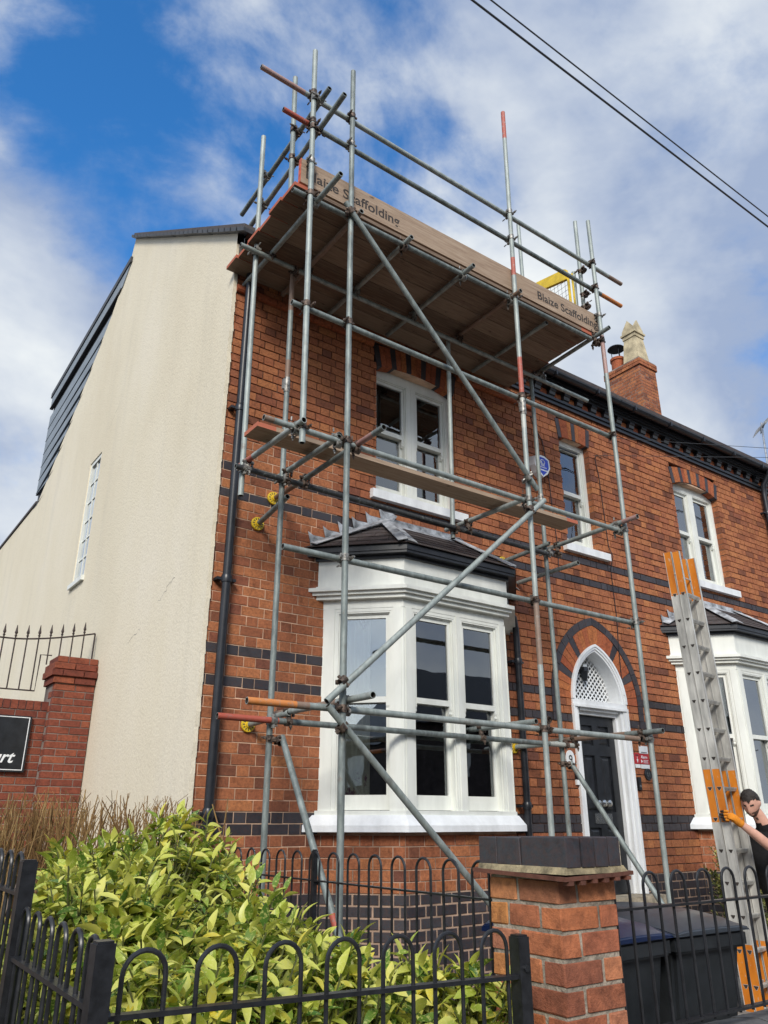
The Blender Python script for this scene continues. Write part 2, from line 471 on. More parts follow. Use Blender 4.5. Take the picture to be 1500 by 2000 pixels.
# ---------------------------------------------------------------- ground
GZ = 0.10
def sheet(name, x0, x1, y0, y1, z, mat, kind='structure'):
    b = MB(); b.add([(x0, y0, z), (x1, y0, z), (x1, y1, z), (x0, y1, z)], [(0, 1, 2, 3)])
    return setp(b.build(name, mat), kind=kind)
sheet('ground', -400, 400, -400, 400, GZ - 0.10, M['asphalt'])
b = MB(); b.box(-60, 60, -1.8, 2.05, GZ - 0.15, GZ)
setp(b.build('pavement', M['paving']), kind='structure')
b = MB(); b.box(-60, 2.40, 2.05, 9.2, GZ - 0.12, GZ + 0.03)
setp(b.build('garden_soil', M['soil']), kind='structure')
b = MB(); b.box(2.40, 60, 2.05, 6.2, GZ - 0.12, GZ - 0.012)
path = setp(b.build('front_path', M['dmortar']), kind='structure')
slab_me = MB(); slab_me.box(0.004, 0.596, 0.004, 0.596, -0.02, 0.014)
slab_me = slab_me.mesh('paving_slab', M['paving'])
for i in range(6, 16):
    for j in range(6):
        o = link('paving_slab', slab_me, path, (2.44 + i * 0.6, 2.5 + j * 0.6 - 0.15, GZ + random.uniform(-0.003, 0.003)))

# ---------------------------------------------------------------- the terrace
F = 6.0
G = 0.0874
ZB = 2.9003                      # bottom of course 0 (upper of the two lower blue bands)
S_, H_ = 0.2207, 0.1103
JT = 0.0112
BLUE_ROWS = {0, -3, 16, 19, -15, -16}
DC = 7.387                       # door centre line
RA, CA, SPR = 0.7076, 0.2276, 2.90
def gothic(z, r):
    h = z - SPR
    return max(0.0, math.sqrt(max(0.0, r * r - h * h)) - CA)
BAYS = (3.62, 8.97)
def openings(z):
    o = []
    if 4.75 < z < 6.30: o += [(4.21, 5.31), (9.53, 10.66)]
    if 4.77 < z < 6.29: o.append((7.115, 7.68))
    if 6.29 <= z < 6.55: o += [(4.185, 5.345), (7.09, 7.71), (9.505, 10.69)]
    if z <= SPR: o.append((6.93, 7.845))
    elif z < SPR + 0.95:
        w = gothic(z, RA + 0.25)
        o.append((DC - w, DC + w))
    for bx in BAYS:
        if z < 3.93: o.append((bx + 0.05, bx + 2.26))
        elif z < 4.42:
            t = (z - 3.93) / 0.49
            o.append((bx + 0.0 + 0.74 * t, bx + 2.313 - 0.76 * t))
    return o
def subtract(a, b, ops):
    seg = [(a, b)]
    for (p, q) in ops:
        n = []
        for (s, e) in seg:
            if q <= s or p >= e: n.append((s, e)); continue
            if p > s: n.append((s, p))
            if q < e: n.append((q, e))
        seg = n
    return seg
def flemish(x0, x1, row):
    out = []
    x = x0 - (0.0 if row % 2 == 0 else 0.1655) - 0.02
    k = 0
    while x < x1:
        w = S_ if k % 2 == 0 else H_
        out.append((max(x, x0), min(x + w, x1)))
        x += w; k += 1
    return [(a, b) for a, b in out if b - a > 0.012]

def brick_mesh(seed, mat, ch=0.02, jit=0.0, sub=False):
    """unit brick 0..1 with chamfered front arrises"""
    rn = random.Random(seed)
    cx, cz, cy = ch * 0.35, ch, ch * 1.2
    j = lambda: rn.uniform(-jit, jit)
    V = [(cx + j(), 0 + j() * 0.5, cz + j()), (1 - cx + j(), 0 + j() * 0.5, cz + j()), (1 - cx + j(), 0 + j() * 0.5, 1 - cz + j()), (cx + j(), 0 + j() * 0.5, 1 - cz + j()),
         (0, cy, 0), (1, cy, 0), (1, cy, 1), (0, cy, 1), (0, 1, 0), (1, 1, 0), (1, 1, 1), (0, 1, 1)]
    Fc = [(0, 1, 2, 3), (4, 5, 1, 0), (5, 6, 2, 1), (6, 7, 3, 2), (7, 4, 0, 3), (8, 9, 5, 4), (9, 10, 6, 5), (10, 11, 7, 6), (11, 8, 4, 7), (9, 8, 11, 10)]
    m = MB(); m.add(V, Fc)
    return m.mesh('brick', mat)
def rough_brick(seed, mat, bev=0.045, jit=1.0):
    """unit brick with worn, uneven arrises for the near pier (about 50 triangles)"""
    rn = random.Random(seed)
    bm = bmesh.new()
    bmesh.ops.create_cube(bm, size=1.0)
    for v in bm.verts: v.co += Vector((0.5, 0.5, 0.5))
    bmesh.ops.bevel(bm, geom=bm.edges[:], offset=bev, segments=1, affect='EDGES')
    for v in bm.verts:
        v.co += Vector((rn.uniform(-0.014, 0.014), rn.uniform(-0.014, 0.014), rn.uniform(-0.035, 0.035))) * jit
    me = bpy.data.meshes.new('brick'); bm.to_mesh(me); bm.free()
    me.materials.append(mat)
    return me
BR = [brick_mesh(i, M['brick'], 0.03, 0.006) for i in range(4)]
BB = [brick_mesh(i + 9, M['blue'], 0.03, 0.006) for i in range(3)]
def put_brick(me, parent, loc, size, rz=0.0):
    o = link('brick', me, parent, loc)
    o.scale = size
    if rz: o.rotation_euler = (0, 0, rz)
    return o
def parea(x0, x1, z0, z1, y):
    P = [project((x0, y, z0)), project((x1, y, z0)), project((x1, y, z1)), project((x0, y, z1))]
    if any(p is None for p in P): return 0
    if max(p[0] for p in P) < 0 or min(p[0] for p in P) > 1500 or max(p[1] for p in P) < 0 or min(p[1] for p in P) > 2000: return 0
    return abs(sum(P[i][0] * P[(i + 1) % 4][1] - P[(i + 1) % 4][0] * P[i][1] for i in range(4))) / 2

def front_wall(house, x0, x1, splits):
    """mortar body with a hole for every opening; the bricks stand proud of it"""
    mort = MB(); rest = MB(); cand = []
    for row in range(-32, 44):
        z0 = ZB + row * G; z1 = z0 + G; zm = (z0 + z1) / 2
        ops = openings(zm)
        for (a, c) in subtract(x0, x1, ops):
            for (p, q, mi) in ((a, min(c, 3.75), 0), (max(a, 3.75), c, 1)):
                if zm > 4.9: mi = 1
                if zm < 1.07: mi = 2
                if q - p > 0.001: mort.box(p + (0.003 if p == a else 0), q - (0.003 if q == c else 0), F + (0.005 if mi != 1 else 0.012), F + 0.115, z0, z1, mat=mi)
        blue = row in BLUE_ROWS or z1 < 1.07
        for (a, c) in flemish(2.49, 15.6, row):
            mid = (a + c) / 2
            if not (splits[0] <= mid < splits[1]): continue
            for (p, q) in subtract(a, c, ops):
                J2 = 0.013 if z1 < 1.07 else (0.0080 if mid < 3.75 and zm < 4.9 else JT)
                p2 = p + (J2 / 2 if p == a else 0.0) + random.uniform(-0.001, 0.001)
                q2 = q - (J2 / 2 if q == c else 0.0) + random.uniform(-0.001, 0.001)
                if q2 - p2 < 0.015: continue
                d = random.uniform(-0.002, 0.002)
                jz = J2 / 2 + random.uniform(-0.001, 0.001)
                cand.append((p2, q2, F + d, z0 + jz, z1 - jz, blue))
    w = mort.build('front_wall', [M['mortar'], M['smortar'], M['tmortar']], house, org=(x0, F, GZ))
    sc = sorted(range(len(cand)), key=lambda i: -parea(cand[i][0], cand[i][1], cand[i][3], cand[i][4], F))
    pick = set(sc[:300])
    for i, (a, c, y, z0, z1, blue) in enumerate(cand):
        if i in pick:
            put_brick(random.choice(BB if blue else BR), w, (a, y, z0), (c - a, 0.112, z1 - z0))
        else:
            rest.box(a, c, y, y + 0.112, z0, z1, rnd=random.uniform(0.001, 1), mat=1 if blue else 0, back=False)
    setp(rest.build('brickwork', [M['brick'], M['blue']], w, org=(x0, F, GZ), fixn=False), kind='stuff')
    return w

houseA = empty('end_terrace_house', (2.49, F, GZ), 'red brick end terrace house with blank cream rendered gable wall, behind the scaffold', 'house')
houseB = empty('terraced_house', (8.2, F, GZ), 'red brick terraced house with chimney stack, right of the front door, behind the ladder', 'house')
front_wall(houseA, 2.49, 8.2, (0, 8.2))
front_wall(houseB, 8.2, 15.6, (8.2, 99))

# --- rendered gable wall
def roofz_front(y): return 7.08 + (y - 5.80) * (9.97 - 7.08) / (9.97 - 5.80)
REAR = [(9.97, 9.95), (10.12, 9.56), (10.78, 8.98), (12.25, 8.0), (13.45, 7.27), (14.1, 6.92)]   # raking rear edge of the gable
def roofz_rear(y):
    for (a_, c_), (d_, e_) in zip(REAR, REAR[1:]):
        if y <= d_: return c_ + (e_ - c_) * (y - a_) / (d_ - a_)
    return 6.92
def rear_y(z):
    for (a_, c_), (d_, e_) in zip(REAR, REAR[1:]):
        if z >= e_: return a_ + (d_ - a_) * (c_ - z) / (c_ - e_)
    return 14.1
gw = MB()
xg, tk = 2.462, 0.2
def gpoly(pts): gw.prism([(xg, p[0], p[1]) for p in pts], (tk, 0, 0))
n = 60
ed = []
for i in range(n + 1):
    z = GZ + (7.05 - GZ) * i / n
    ed.append((5.982 + random.uniform(-0.007, 0.007), z))
gw.v_start = 0
for i in range(n):
    (ya, za), (yb, zb) = ed[i], ed[i + 1]
    gw.add([(xg, ya, za), (xg, 6.4, za), (xg, 6.4, zb), (xg, yb, zb), (xg + 0.035 + random.uniform(0, .008), ya, za), (xg + 0.035, yb, zb)],
           [(0, 1, 2, 3), (0, 3, 5, 4)])
gw.add([(xg, 5.982, 7.05), (xg, 6.4, 7.05), (xg, 6.4, roofz_front(6.4) - 0.02), (xg, 5.982, roofz_front(5.982) - 0.02)], [(0, 1, 2, 3)])
WY0, WY1, WZ0, WZ1 = 10.10, 10.63, 4.55, 6.36
gpoly([(6.4, GZ), (9.97, GZ), (9.97, 9.95), (6.4, roofz_front(6.4) - 0.02)])
gpoly([(9.97, GZ), (WY0, GZ), (WY0, roofz_rear(WY0)), (9.97, 9.95)])
gpoly([(WY0, GZ), (WY1, GZ), (WY1, WZ0), (WY0, WZ0)])
gpoly([(WY0, WZ1), (10.12, WZ1), (10.12, 9.56), (WY0, roofz_rear(WY0))]); gpoly([(10.12, WZ1), (WY1, WZ1), (WY1, roofz_rear(WY1)), (10.12, 9.56)])
for ya_, yb_ in ((WY1, 10.78), (10.78, 12.25), (12.25, 13.45), (13.45, 14.1)): gpoly([(ya_, GZ), (yb_, GZ), (yb_, roofz_rear(yb_)), (ya_, roofz_rear(ya_))])
gpoly([(14.1, GZ), (24, GZ), (24, 6.95), (14.1, 6.92)])
gable = gw.build('gable_wall', M['render'], houseA, org=(2.462, F, GZ), fixn=False)
cr_ = MB()                                   # hairline settlement cracks
def crack(p, q, k, w):
    pts = []
    for i in range(k + 1):
        t = i / k
        pts.append((xg - 0.001, p[0] + (q[0] - p[0]) * t + random.uniform(-.03, .03), p[1] + (q[1] - p[1]) * t + random.uniform(-.03, .03)))
    for i in range(k):
        a, c = pts[i], pts[i + 1]
        ww = w * random.uniform(0.3, 1.0)
        cr_.add([(a[0], a[1], a[2] - ww), (c[0], c[1], c[2] - ww), (c[0], c[1], c[2] + ww), (a[0], a[1], a[2] + ww)], [(0, 1, 2, 3)])
crack((6.75, 3.72), (7.15, 3.57), 9, 0.0035); crack((7.55, 3.42), (7.9, 3.28), 7, 0.0025); crack((9.55, 6.85), (9.9, 6.62), 6, 0.003)
cr_.build('crack', M['trim'], houseA, org=(2.46, 7.5, 3.5))
# verge, roof, dormer
rf = MB()
def slope(y0, z0, y1, z1, x0, x1, t=0.07):
    rf.prism([(x0, y0, z0), (x1, y0, z0), (x1, y1, z1), (x0, y1, z1)], (0, 0, t))
slope(5.74, 7.045, 9.97, 9.97, 2.425, 8.2)
slope(9.97, 9.90, 14.25, 6.40, 2.70, 8.2)
slope(14.15, 6.93, 24, 6.99, 2.44, 8.2, 0.05)
rf.build('roof', M['slate'], houseA, org=(2.5, 9, 8))
rf = MB(); slope(5.74, 7.045, 9.97, 9.97, 8.2, 24); slope(9.97, 9.97, 14.25, 6.83, 8.2, 24)
rf.build('roof', M['slate'], houseB, org=(8.2, 9, 8))
vg = MB()
k = 26
for i in range(k):
    y0 = 5.70 + (9.99 - 5.70) * i / k; y1 = 5.70 + (9.99 - 5.70) * (i + 1.0) / k + 0.02
    z0, z1 = roofz_front(y0) - 0.03, roofz_front(y1) - 0.03
    d = random.uniform(0, 0.008)
    vg.prism([(2.40, y0, z0 + d), (2.40, y1, z1 + d), (2.40, y1, z1 + 0.048 + d), (2.40, y0, z0 + 0.048 + d)], (0.10, 0, 0))
vg.build('verge', M['trim'], houseA, org=(2.4, 8, 8))
dm = MB()
dm.prism([(2.50, 10.12, 9.50), (2.50, 14.38, 9.28), (2.50, 14.38, 6.85), (2.50, 10.12, 6.85)], (3.5, 0, 0))
dorm = dm.build('dormer', M['trim'], houseA, org=(2.5, 12, 8))
def dtop(y): return 9.60 - (y - 10.15) * (9.60 - 9.345) / (14.45 - 10.15)
zz = 6.90
kk = 0
bh = 0.268
while zz < 9.0:
    z1 = zz + bh - 0.004
    ya, yb = rear_y(zz), rear_y(z1)
    tl = 0.06 * (14.45 - 10.3) / 4.2
    m_ = MB()
    # boards fall slightly to the rear with the flat roof above
    off = lambda y: -(y - 10.3) * 0.059
    pts = [(2.470, min(ya, 14.36), zz), (2.470, 14.38, zz + (off(14.38) if zz > 7.3 else 0)), (2.470, 14.38, z1 + off(14.38)), (2.470, min(yb, 14.36), z1 + off(yb))]
    if ya < 14.30:
        m_.prism([(2.462, p[1], p[2]) for p in pts], (0.03, 0, 0))
        m_.prism([(2.455, pts[0][1], pts[0][2]), (2.455, pts[1][1], pts[1][2]), (2.455, pts[1][1], pts[1][2] + 0.007), (2.455, pts[0][1], pts[0][2] + 0.007)], (0.02, 0, 0))
        m_.build('cladding_board', M['clad'], dorm, org=(2.46, 12, zz))
    zz += bh; kk += 1
m_ = MB(); m_.prism([(2.43, 9.98, dtop(10.0) - 0.10), (2.43, 14.47, dtop(14.47) - 0.10), (2.43, 14.47, dtop(14.47)), (2.43, 9.98, dtop(10.0))], (0.25, 0, 0))
m_.build('roof_edge_trim', M['trim'], dorm, org=(2.43, 12, 9.4))
m_ = MB(); m_.prism([(2.447, 10.30, dtop(10.3) - 0.33), (2.447, 14.42, dtop(14.42) - 0.33), (2.447, 14.42, dtop(14.42) - 0.105), (2.447, 10.02, dtop(10.0) - 0.105)], (0.05, 0, 0))
m_.build('fascia_board', M['clad'], dorm, org=(2.45, 12, 9.2))
m_ = MB(); m_.prism([(2.436, 10.4, dtop(10.4) - 0.357), (2.436, 14.44, dtop(14.44) - 0.357), (2.436, 14.44, dtop(14.44) - 0.335), (2.436, 10.35, dtop(10.35) - 0.335)], (0.06, 0, 0))
m_.build('drip_trim', M['trim'], dorm, org=(2.45, 12, 9.1))
# gable window
wf = MB()
def gb(y0, y1, z0, z1, x0, x1): wf.box(x0, x1, y0, y1, z0, z1)
gb(WY0, WY0 + 0.06, WZ0, WZ1, 2.475, 2.56); gb(WY1 - 0.06, WY1, WZ0, WZ1, 2.475, 2.56)
gb(WY0 + .06, WY1 - .06, WZ0, WZ0 + 0.06, 2.475, 2.56); gb(WY0 + .06, WY1 - .06, WZ1 - 0.06, WZ1, 2.475, 2.56)
gb(WY0 - 0.05, WY1 + 0.06, WZ0 - 0.05, WZ0 + 0.01, 2.42, 2.55)
gwin = wf.build('window', M['white'], houseA, org=(2.5, WY0, WZ0))
wf = MB()
gb(10.352, 10.378, WZ0 + .06, WZ1 - .06, 2.487, 2.51)
for i in range(1, 6):
    z = WZ0 + 0.06 + (WZ1 - WZ0 - 0.12) * i / 6
    gb(WY0 + .06, 10.352, z - 0.012, z + 0.012, 2.49, 2.508); gb(10.378, WY1 - .06, z - 0.012, z + 0.012, 2.49, 2.508)
wf.build('glazing_bar', M['white'], gwin, org=(2.5, 10.36, 5.4))
wf = MB(); gb(WY0 + .05, WY1 - .05, WZ0 + .05, WZ1 - .05, 2.500, 2.505)
wf.build('pane', M['glass'], gwin, org=(2.5, 10.36, 5.4))
wf = MB(); gb(WY0, WY1, WZ0, WZ1, 2.60, 2.66); wf.build('blind', M['net'], gwin, org=(2.6, 10.36, 5.4))

# --- cornice with corbels, gutter
def cornice(house, x0, x1, sx):
    c = MB()
    c.box(x0, x1, F - 0.035, F + 0.02, 6.715, 6.765); c.box(x0, x1, F - 0.055, F + 0.02, 6.766, 6.80)
    c.box(x0, x1, F - 0.085, F + 0.1, 6.925, 6.955); c.box(x0, x1, F - 0.115, F + 0.1, 6.956, 6.990)
    c.box(x0, x1, F - 0.02, F + 0.1, 6.985, 7.03)
    cn = c.build('cornice', M['black'], house, org=(x0, F, 6.8))
    fz = MB()
    x = x0
    while x < x1 - 0.01:
        e = min(x1, x + 0.2207); fz.box(x + .003, e - .003, F - 0.002, F + 0.1, 6.802, 6.923, rnd=random.random() + .001); x = e
    fz.build('brick_frieze', M['brick_rub'], house, org=(x0, F, 6.85))
    cm = MB()
    pr = [(0.0, 6.803), (-0.026, 6.803), (-0.034, 6.830), (-0.052, 6.840), (-0.060, 6.880), (-0.078, 6.890), (-0.078, 6.924), (0.0, 6.924)]
    cm.prism([(0, p[0], p[1] - 6.85) for p in pr], (0.108, 0, 0))
    cme = cm.mesh('corbel', M['black'])
    x = math.ceil((x0 - sx) / 0.272) * 0.272 + sx
    while x < x1 - 0.12:
        link('corbel', cme, cn, (x + random.uniform(-.006, .006), F, 6.85)); x += 0.272
    g = MB()
    seg = 8; Rg = 0.058; gy, gz = F - 0.205, 7.060
    pts = [(gy - Rg * math.cos(math.pi * i / seg), gz - Rg * math.sin(math.pi * i / seg)) for i in range(seg + 1)]
    pts2 = [(gy - (Rg - .006) * math.cos(math.pi * i / seg), gz - (Rg - .006) * math.sin(math.pi * i / seg)) for i in range(seg, -1, -1)]
    poly = pts + pts2
    nn = len(poly)
    V = [(x0 - 0.02, p[0], p[1]) for p in poly] + [(x1, p[0], p[1]) for p in poly]
    g.add(V, [(i, (i + 1) % nn, nn + (i + 1) % nn, nn + i) for i in range(nn)])
    g.box(x0, x1, F - 0.142, F - 0.128, 6.990, 7.11)
    gt = g.build('gutter', M['pipe'], house, org=(x0, gy, gz))
    bk = MB(); bk.box(-0.012, 0.012, -0.064, 0.05, -0.066, 0.004); bk = bk.mesh('gutter_bracket', M['pipe'])
    x = x0 + 0.3
    while x < x1:
        link('gutter_bracket', bk, gt, (x, gy, gz)); x += 0.82
cornice(houseA, 2.49, 8.2, 2.6)
cornice(houseB, 8.2, 15.6, 2.6)
# projecting red string course beside the first-floor arch
for (xa, xb) in ((2.50, 4.155), (5.37, 6.62)):
    sc_ = MB(); x = xa
    while x < xb - 0.01:
        e = min(xb, x + 0.2207)
        pr = [(0.0, 6.487), (-0.030, 6.490), (-0.044, 6.510), (-0.044, 6.545), (-0.030, 6.566), (0.0, 6.570)]
        sc_.prism([(x + .003, F + p[0], p[1]) for p in pr], (e - x - .006, 0, 0), rnd=random.random() + .001); x = e
    sc_.build('string_course', M['brick_rub'], houseA, org=(xa, F, 6.5))

# --- flat and segmental arches
def seg_arch(house, xa, xb, zs, rise, depth, cols, flare=0.05, yf=F - 0.009):
    """cols: string of r (red) and b (blue), one letter a voussoir"""
    w = (xb - xa) / 2; cx = (xa + xb) / 2
    rad = (w * w + rise * rise) / (2 * rise); zc = zs + rise - rad
    a0 = math.asin(w / rad); a1 = math.asin((w + flare) / rad)
    holder = MB(); holder.box(xa - 0.01, xb + 0.01, F + 0.006, F + 0.10, zs + rise * 0.7, zs + depth)
    h = holder.build('arch', M['mortar'], house, org=(cx, F, zs))
    n = len(cols)
    for i, c in enumerate(cols):
        g = 0.0018 / w
        t0, t1 = -1 + 2 * i / n + g, -1 + 2 * (i + 1) / n - g
        def pt(t, top):
            if not top:
                x = cx + t * w; return x, zc + math.sqrt(rad * rad - (x - cx) ** 2)
            x = cx + t * (w + flare); return x, zc + math.sqrt(rad * rad - (t * w) ** 2) + depth - 0.3 * rise * (1 - t * t)
        q = [pt(t0, 0), pt(t1, 0), pt(t1, 1), pt(t0, 1)]
        m_ = MB(); d = random.uniform(-.002, .002)
        m_.prism([(p[0], yf + d, p[1]) for p in q], (0, 0.118, 0), rnd=random.random() + .001)
        m_.build('brick', M['blue'] if c == 'b' else M['brick_rub'], h, org=(q[0][0], yf, q[0][1]))
seg_arch(houseA, 4.21, 5.31, 6.255, 0.075, 0.265, 'brrbrrbrrbrrbrrb')
seg_arch(houseA, 7.10, 7.695, 6.265, 0.02, 0.265, 'brrrbrrrb', 0.04)
seg_arch(houseB, 9.53, 10.66, 6.235, 0.11, 0.25, 'brrbrrbrrbrrbrrb')

# --- windows
UX = Vector((1, 0, 0)); NY = Vector((0, -1, 0))
def sash_light(parent, O, u, n, s0, s1, z0, z1, zm, rec, horns=True, lever=True):
    """one double-hung light: beads, two sashes, panes, horns"""
    f = MB()
    # staff beads round the light, two steps
    for (w, d0, d1) in ((0.014, rec + 0.004, rec + 0.10), (0.024, rec + 0.020, rec + 0.10)):
        f.obox(O, u, n, s0, s0 + w, d0, d1, z0, z1); f.obox(O, u, n, s1 - w, s1, d0, d1, z0, z1)
        f.obox(O, u, n, s0 + w, s1 - w, d0, d1, z1 - w, z1)
    f.build('bead', M['white'], parent, org=O + u * s0 + Vector((0, 0, z0)))
    a, c = s0 + 0.025, s1 - 0.025
    up = MB(); d0, d1 = rec + 0.035, rec + 0.068
    st = 0.030
    up.obox(O, u, n, a, a + st, d0, d1, zm - 0.02, z1 - 0.025); up.obox(O, u, n, c - st, c, d0, d1, zm - 0.02, z1 - 0.025)
    up.obox(O, u, n, a + st, c - st, d0, d1, z1 - 0.025 - 0.034, z1 - 0.025); up.obox(O, u, n, a + st, c - st, d0 - 0.004, d1, zm - 0.028, zm + 0.022)
    if horns:
        for (p, q) in ((a, a + st), (c - st, c)):
            V = []
            prof = [(d0, zm - 0.02), (d0, zm - 0.055), (d0 + 0.007, zm - 0.075), (d0 + 0.004, zm - 0.095), (d0 + 0.02, zm - 0.115), (d1, zm - 0.118), (d1, zm - 0.02)]
            up.prism([O + u * p - n * d + Vector((0, 0, z)) for d, z in prof], u * (q - p))
    up.build('upper_sash', M['white'], parent, org=O + u * a + Vector((0, 0, zm)))
    lo = MB(); e0, e1 = rec + 0.075, rec + 0.11
    lo.obox(O, u, n, a, a + st + 0.004, e0, e1, z0 + 0.005, zm - 0.029); lo.obox(O, u, n, c - st - 0.004, c, e0, e1, z0 + 0.005, zm - 0.029)
    lo.obox(O, u, n, a + st + .004, c - st - .004, e0, e1, z0 + 0.005, z0 + 0.125); lo.obox(O, u, n, a, c, e0 - 0.002, e1, zm - 0.028, zm + 0.015)
    lo.build('lower_sash', M['white'], parent, org=O + u * a + Vector((0, 0, z0)))
    gp = MB(); gp.obox(O, u, n, a + st - 0.006, c - st + 0.006, d0 + 0.016, d0 + 0.020, zm + 0.02, z1 - 0.054)
    gp.build('pane', M['glass'], parent, org=O + u * a + Vector((0, 0, zm)))
    gp = MB(); gp.obox(O, u, n, a + st - 0.002, c - st + 0.002, e0 + 0.016, e0 + 0.020, z0 + 0.12, zm - 0.026)
    gp.build('pane', M['glass'], parent, org=O + u * a + Vector((0, 0, z0)))

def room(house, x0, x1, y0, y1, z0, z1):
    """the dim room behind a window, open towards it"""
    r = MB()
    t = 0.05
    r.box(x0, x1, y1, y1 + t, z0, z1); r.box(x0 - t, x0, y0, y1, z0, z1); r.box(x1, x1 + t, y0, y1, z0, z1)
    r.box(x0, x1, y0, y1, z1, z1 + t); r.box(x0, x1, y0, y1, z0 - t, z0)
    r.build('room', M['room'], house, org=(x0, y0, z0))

def drape(house, name, P, Q, z0, z1, mat, amp=0.025, waves=6):
    m_ = MB(); P = Vector(P); Q = Vector(Q); d = Q - P; nn = Vector((-d.y, d.x, 0)).normalized()
    k = waves * 8; V = []
    for j in range(7):
        z = z0 + (z1 - z0) * j / 6
        for i in range(k + 1):
            t = i / k
            V.append(P + d * t + nn * amp * math.sin(t * waves * 2 * math.pi + 0.4 * math.sin(j)) + Vector((0, 0, z)))
    m_.add(V, [(j * (k + 1) + i, j * (k + 1) + i + 1, (j + 1) * (k + 1) + i + 1, (j + 1) * (k + 1) + i) for j in range(6) for i in range(k)])
    return m_.build(name, mat, house, smooth=True, org=P + Vector((0, 0, z0)), fixn=False)

def wall_window(house, xa, xb, z0, z1, lights, zm, rec=0.10, head=0.10, sill=None):
    O = Vector((0, F, 0))
    f = MB()
    w = 0.040
    f.obox(O, UX, NY, xa - 0.03, xa + w, rec, rec + 0.12, z0, z1); f.obox(O, UX, NY, xb - w, xb + 0.03, rec, rec + 0.12, z0, z1)
    f.obox(O, UX, NY, xa + w, xb - w, rec, rec + 0.12, z1 - head, z1 + 0.06)
    f.obox(O, UX, NY, xa, xb, rec - 0.02, rec + 0.12, z0 - 0.02, z0 + 0.025)
    edges = []
    if lights == 2:
        c = (xa + xb) / 2; mw = 0.055
        f.obox(O, UX, NY, c - mw, c + mw, rec, rec + 0.12, z0 + .025, z1 - head)
        f.obox(O, UX, NY, c - 0.004, c + 0.004, rec - 0.003, rec, z0 + .025, z1 - head)
        edges = [(xa + w, c - mw), (c + mw, xb - w)]
    else: edges = [(xa + w, xb - w)]
    wnd = f.build('window', M['white'], house, org=(xa, F, z0))
    for (a, c) in edges:
        sash_light(wnd, O, UX, NY, a, c, z0 + 0.025, z1 - head, zm, rec)
    s = MB(); sx0, sx1 = sill
    s.prism([(sx0, F - 0.06, z0 - 0.105), (sx0, F - 0.06, z0 - 0.012), (sx0, F + 0.12, z0 + 0.012), (sx0, F + 0.12, z0 - 0.105)], (sx1 - sx0, 0, 0))
    s.build('sill', M['white2'], wnd, org=(sx0, F, z0))
    return wnd
wall_window(houseA, 4.21, 5.31, 4.775, 6.27, 2, 5.565, head=0.06, sill=(4.135, 5.42))
w2 = wall_window(houseA, 7.115, 7.68, 4.79, 6.27, 1, 5.56, rec=0.085, sill=(7.01, 7.835), head=0.05)
v = MB(); v.box(7.22, 7.57, F + 0.088, F + 0.10, 6.165, 6.185); v.build('trickle_vent', M['trim'], w2, org=(7.2, F, 6.17))
w3 = wall_window(houseB, 9.53, 10.66, 4.79, 6.28, 2, 5.56, sill=(9.44, 10.78), head=0.07)
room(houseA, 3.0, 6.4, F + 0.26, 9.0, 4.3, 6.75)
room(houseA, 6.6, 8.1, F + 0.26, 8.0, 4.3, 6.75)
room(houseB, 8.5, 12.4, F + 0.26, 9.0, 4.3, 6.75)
drape(houseA, 'curtain', (5.02, F + 0.32, 0), (5.30, F + 0.32, 0), 4.6, 6.4, M['curtain'], 0.02, 4)
drape(houseA, 'curtain', (7.05, F + 0.225, 0), (7.75, F + 0.225, 0), 4.7, 5.52, M['net'], 0.012, 7)
drape(houseA, 'blind', (7.05, F + 0.235, 0), (7.75, F + 0.235, 0), 5.45, 6.4, M['net'], 0.003, 3)
sl_ = MB(); sl_.box(-0.53, 0.53, -0.012, 0.012, -0.0015, 0.0015); sl_ = sl_.mesh('blind_slat', M['net'])
bl = MB(); bl.box(9.57, 10.62, F + 0.23, F + 0.26, 6.12, 6.17); bl = bl.build('venetian_blind', M['net'], houseB, org=(10.1, F + .3, 6.14))
for i in range(44):
    o = link('slat', sl_, bl, (10.095, F + 0.245, 4.82 + i * 0.03)); o.rotation_euler = (R(35), 0, 0)
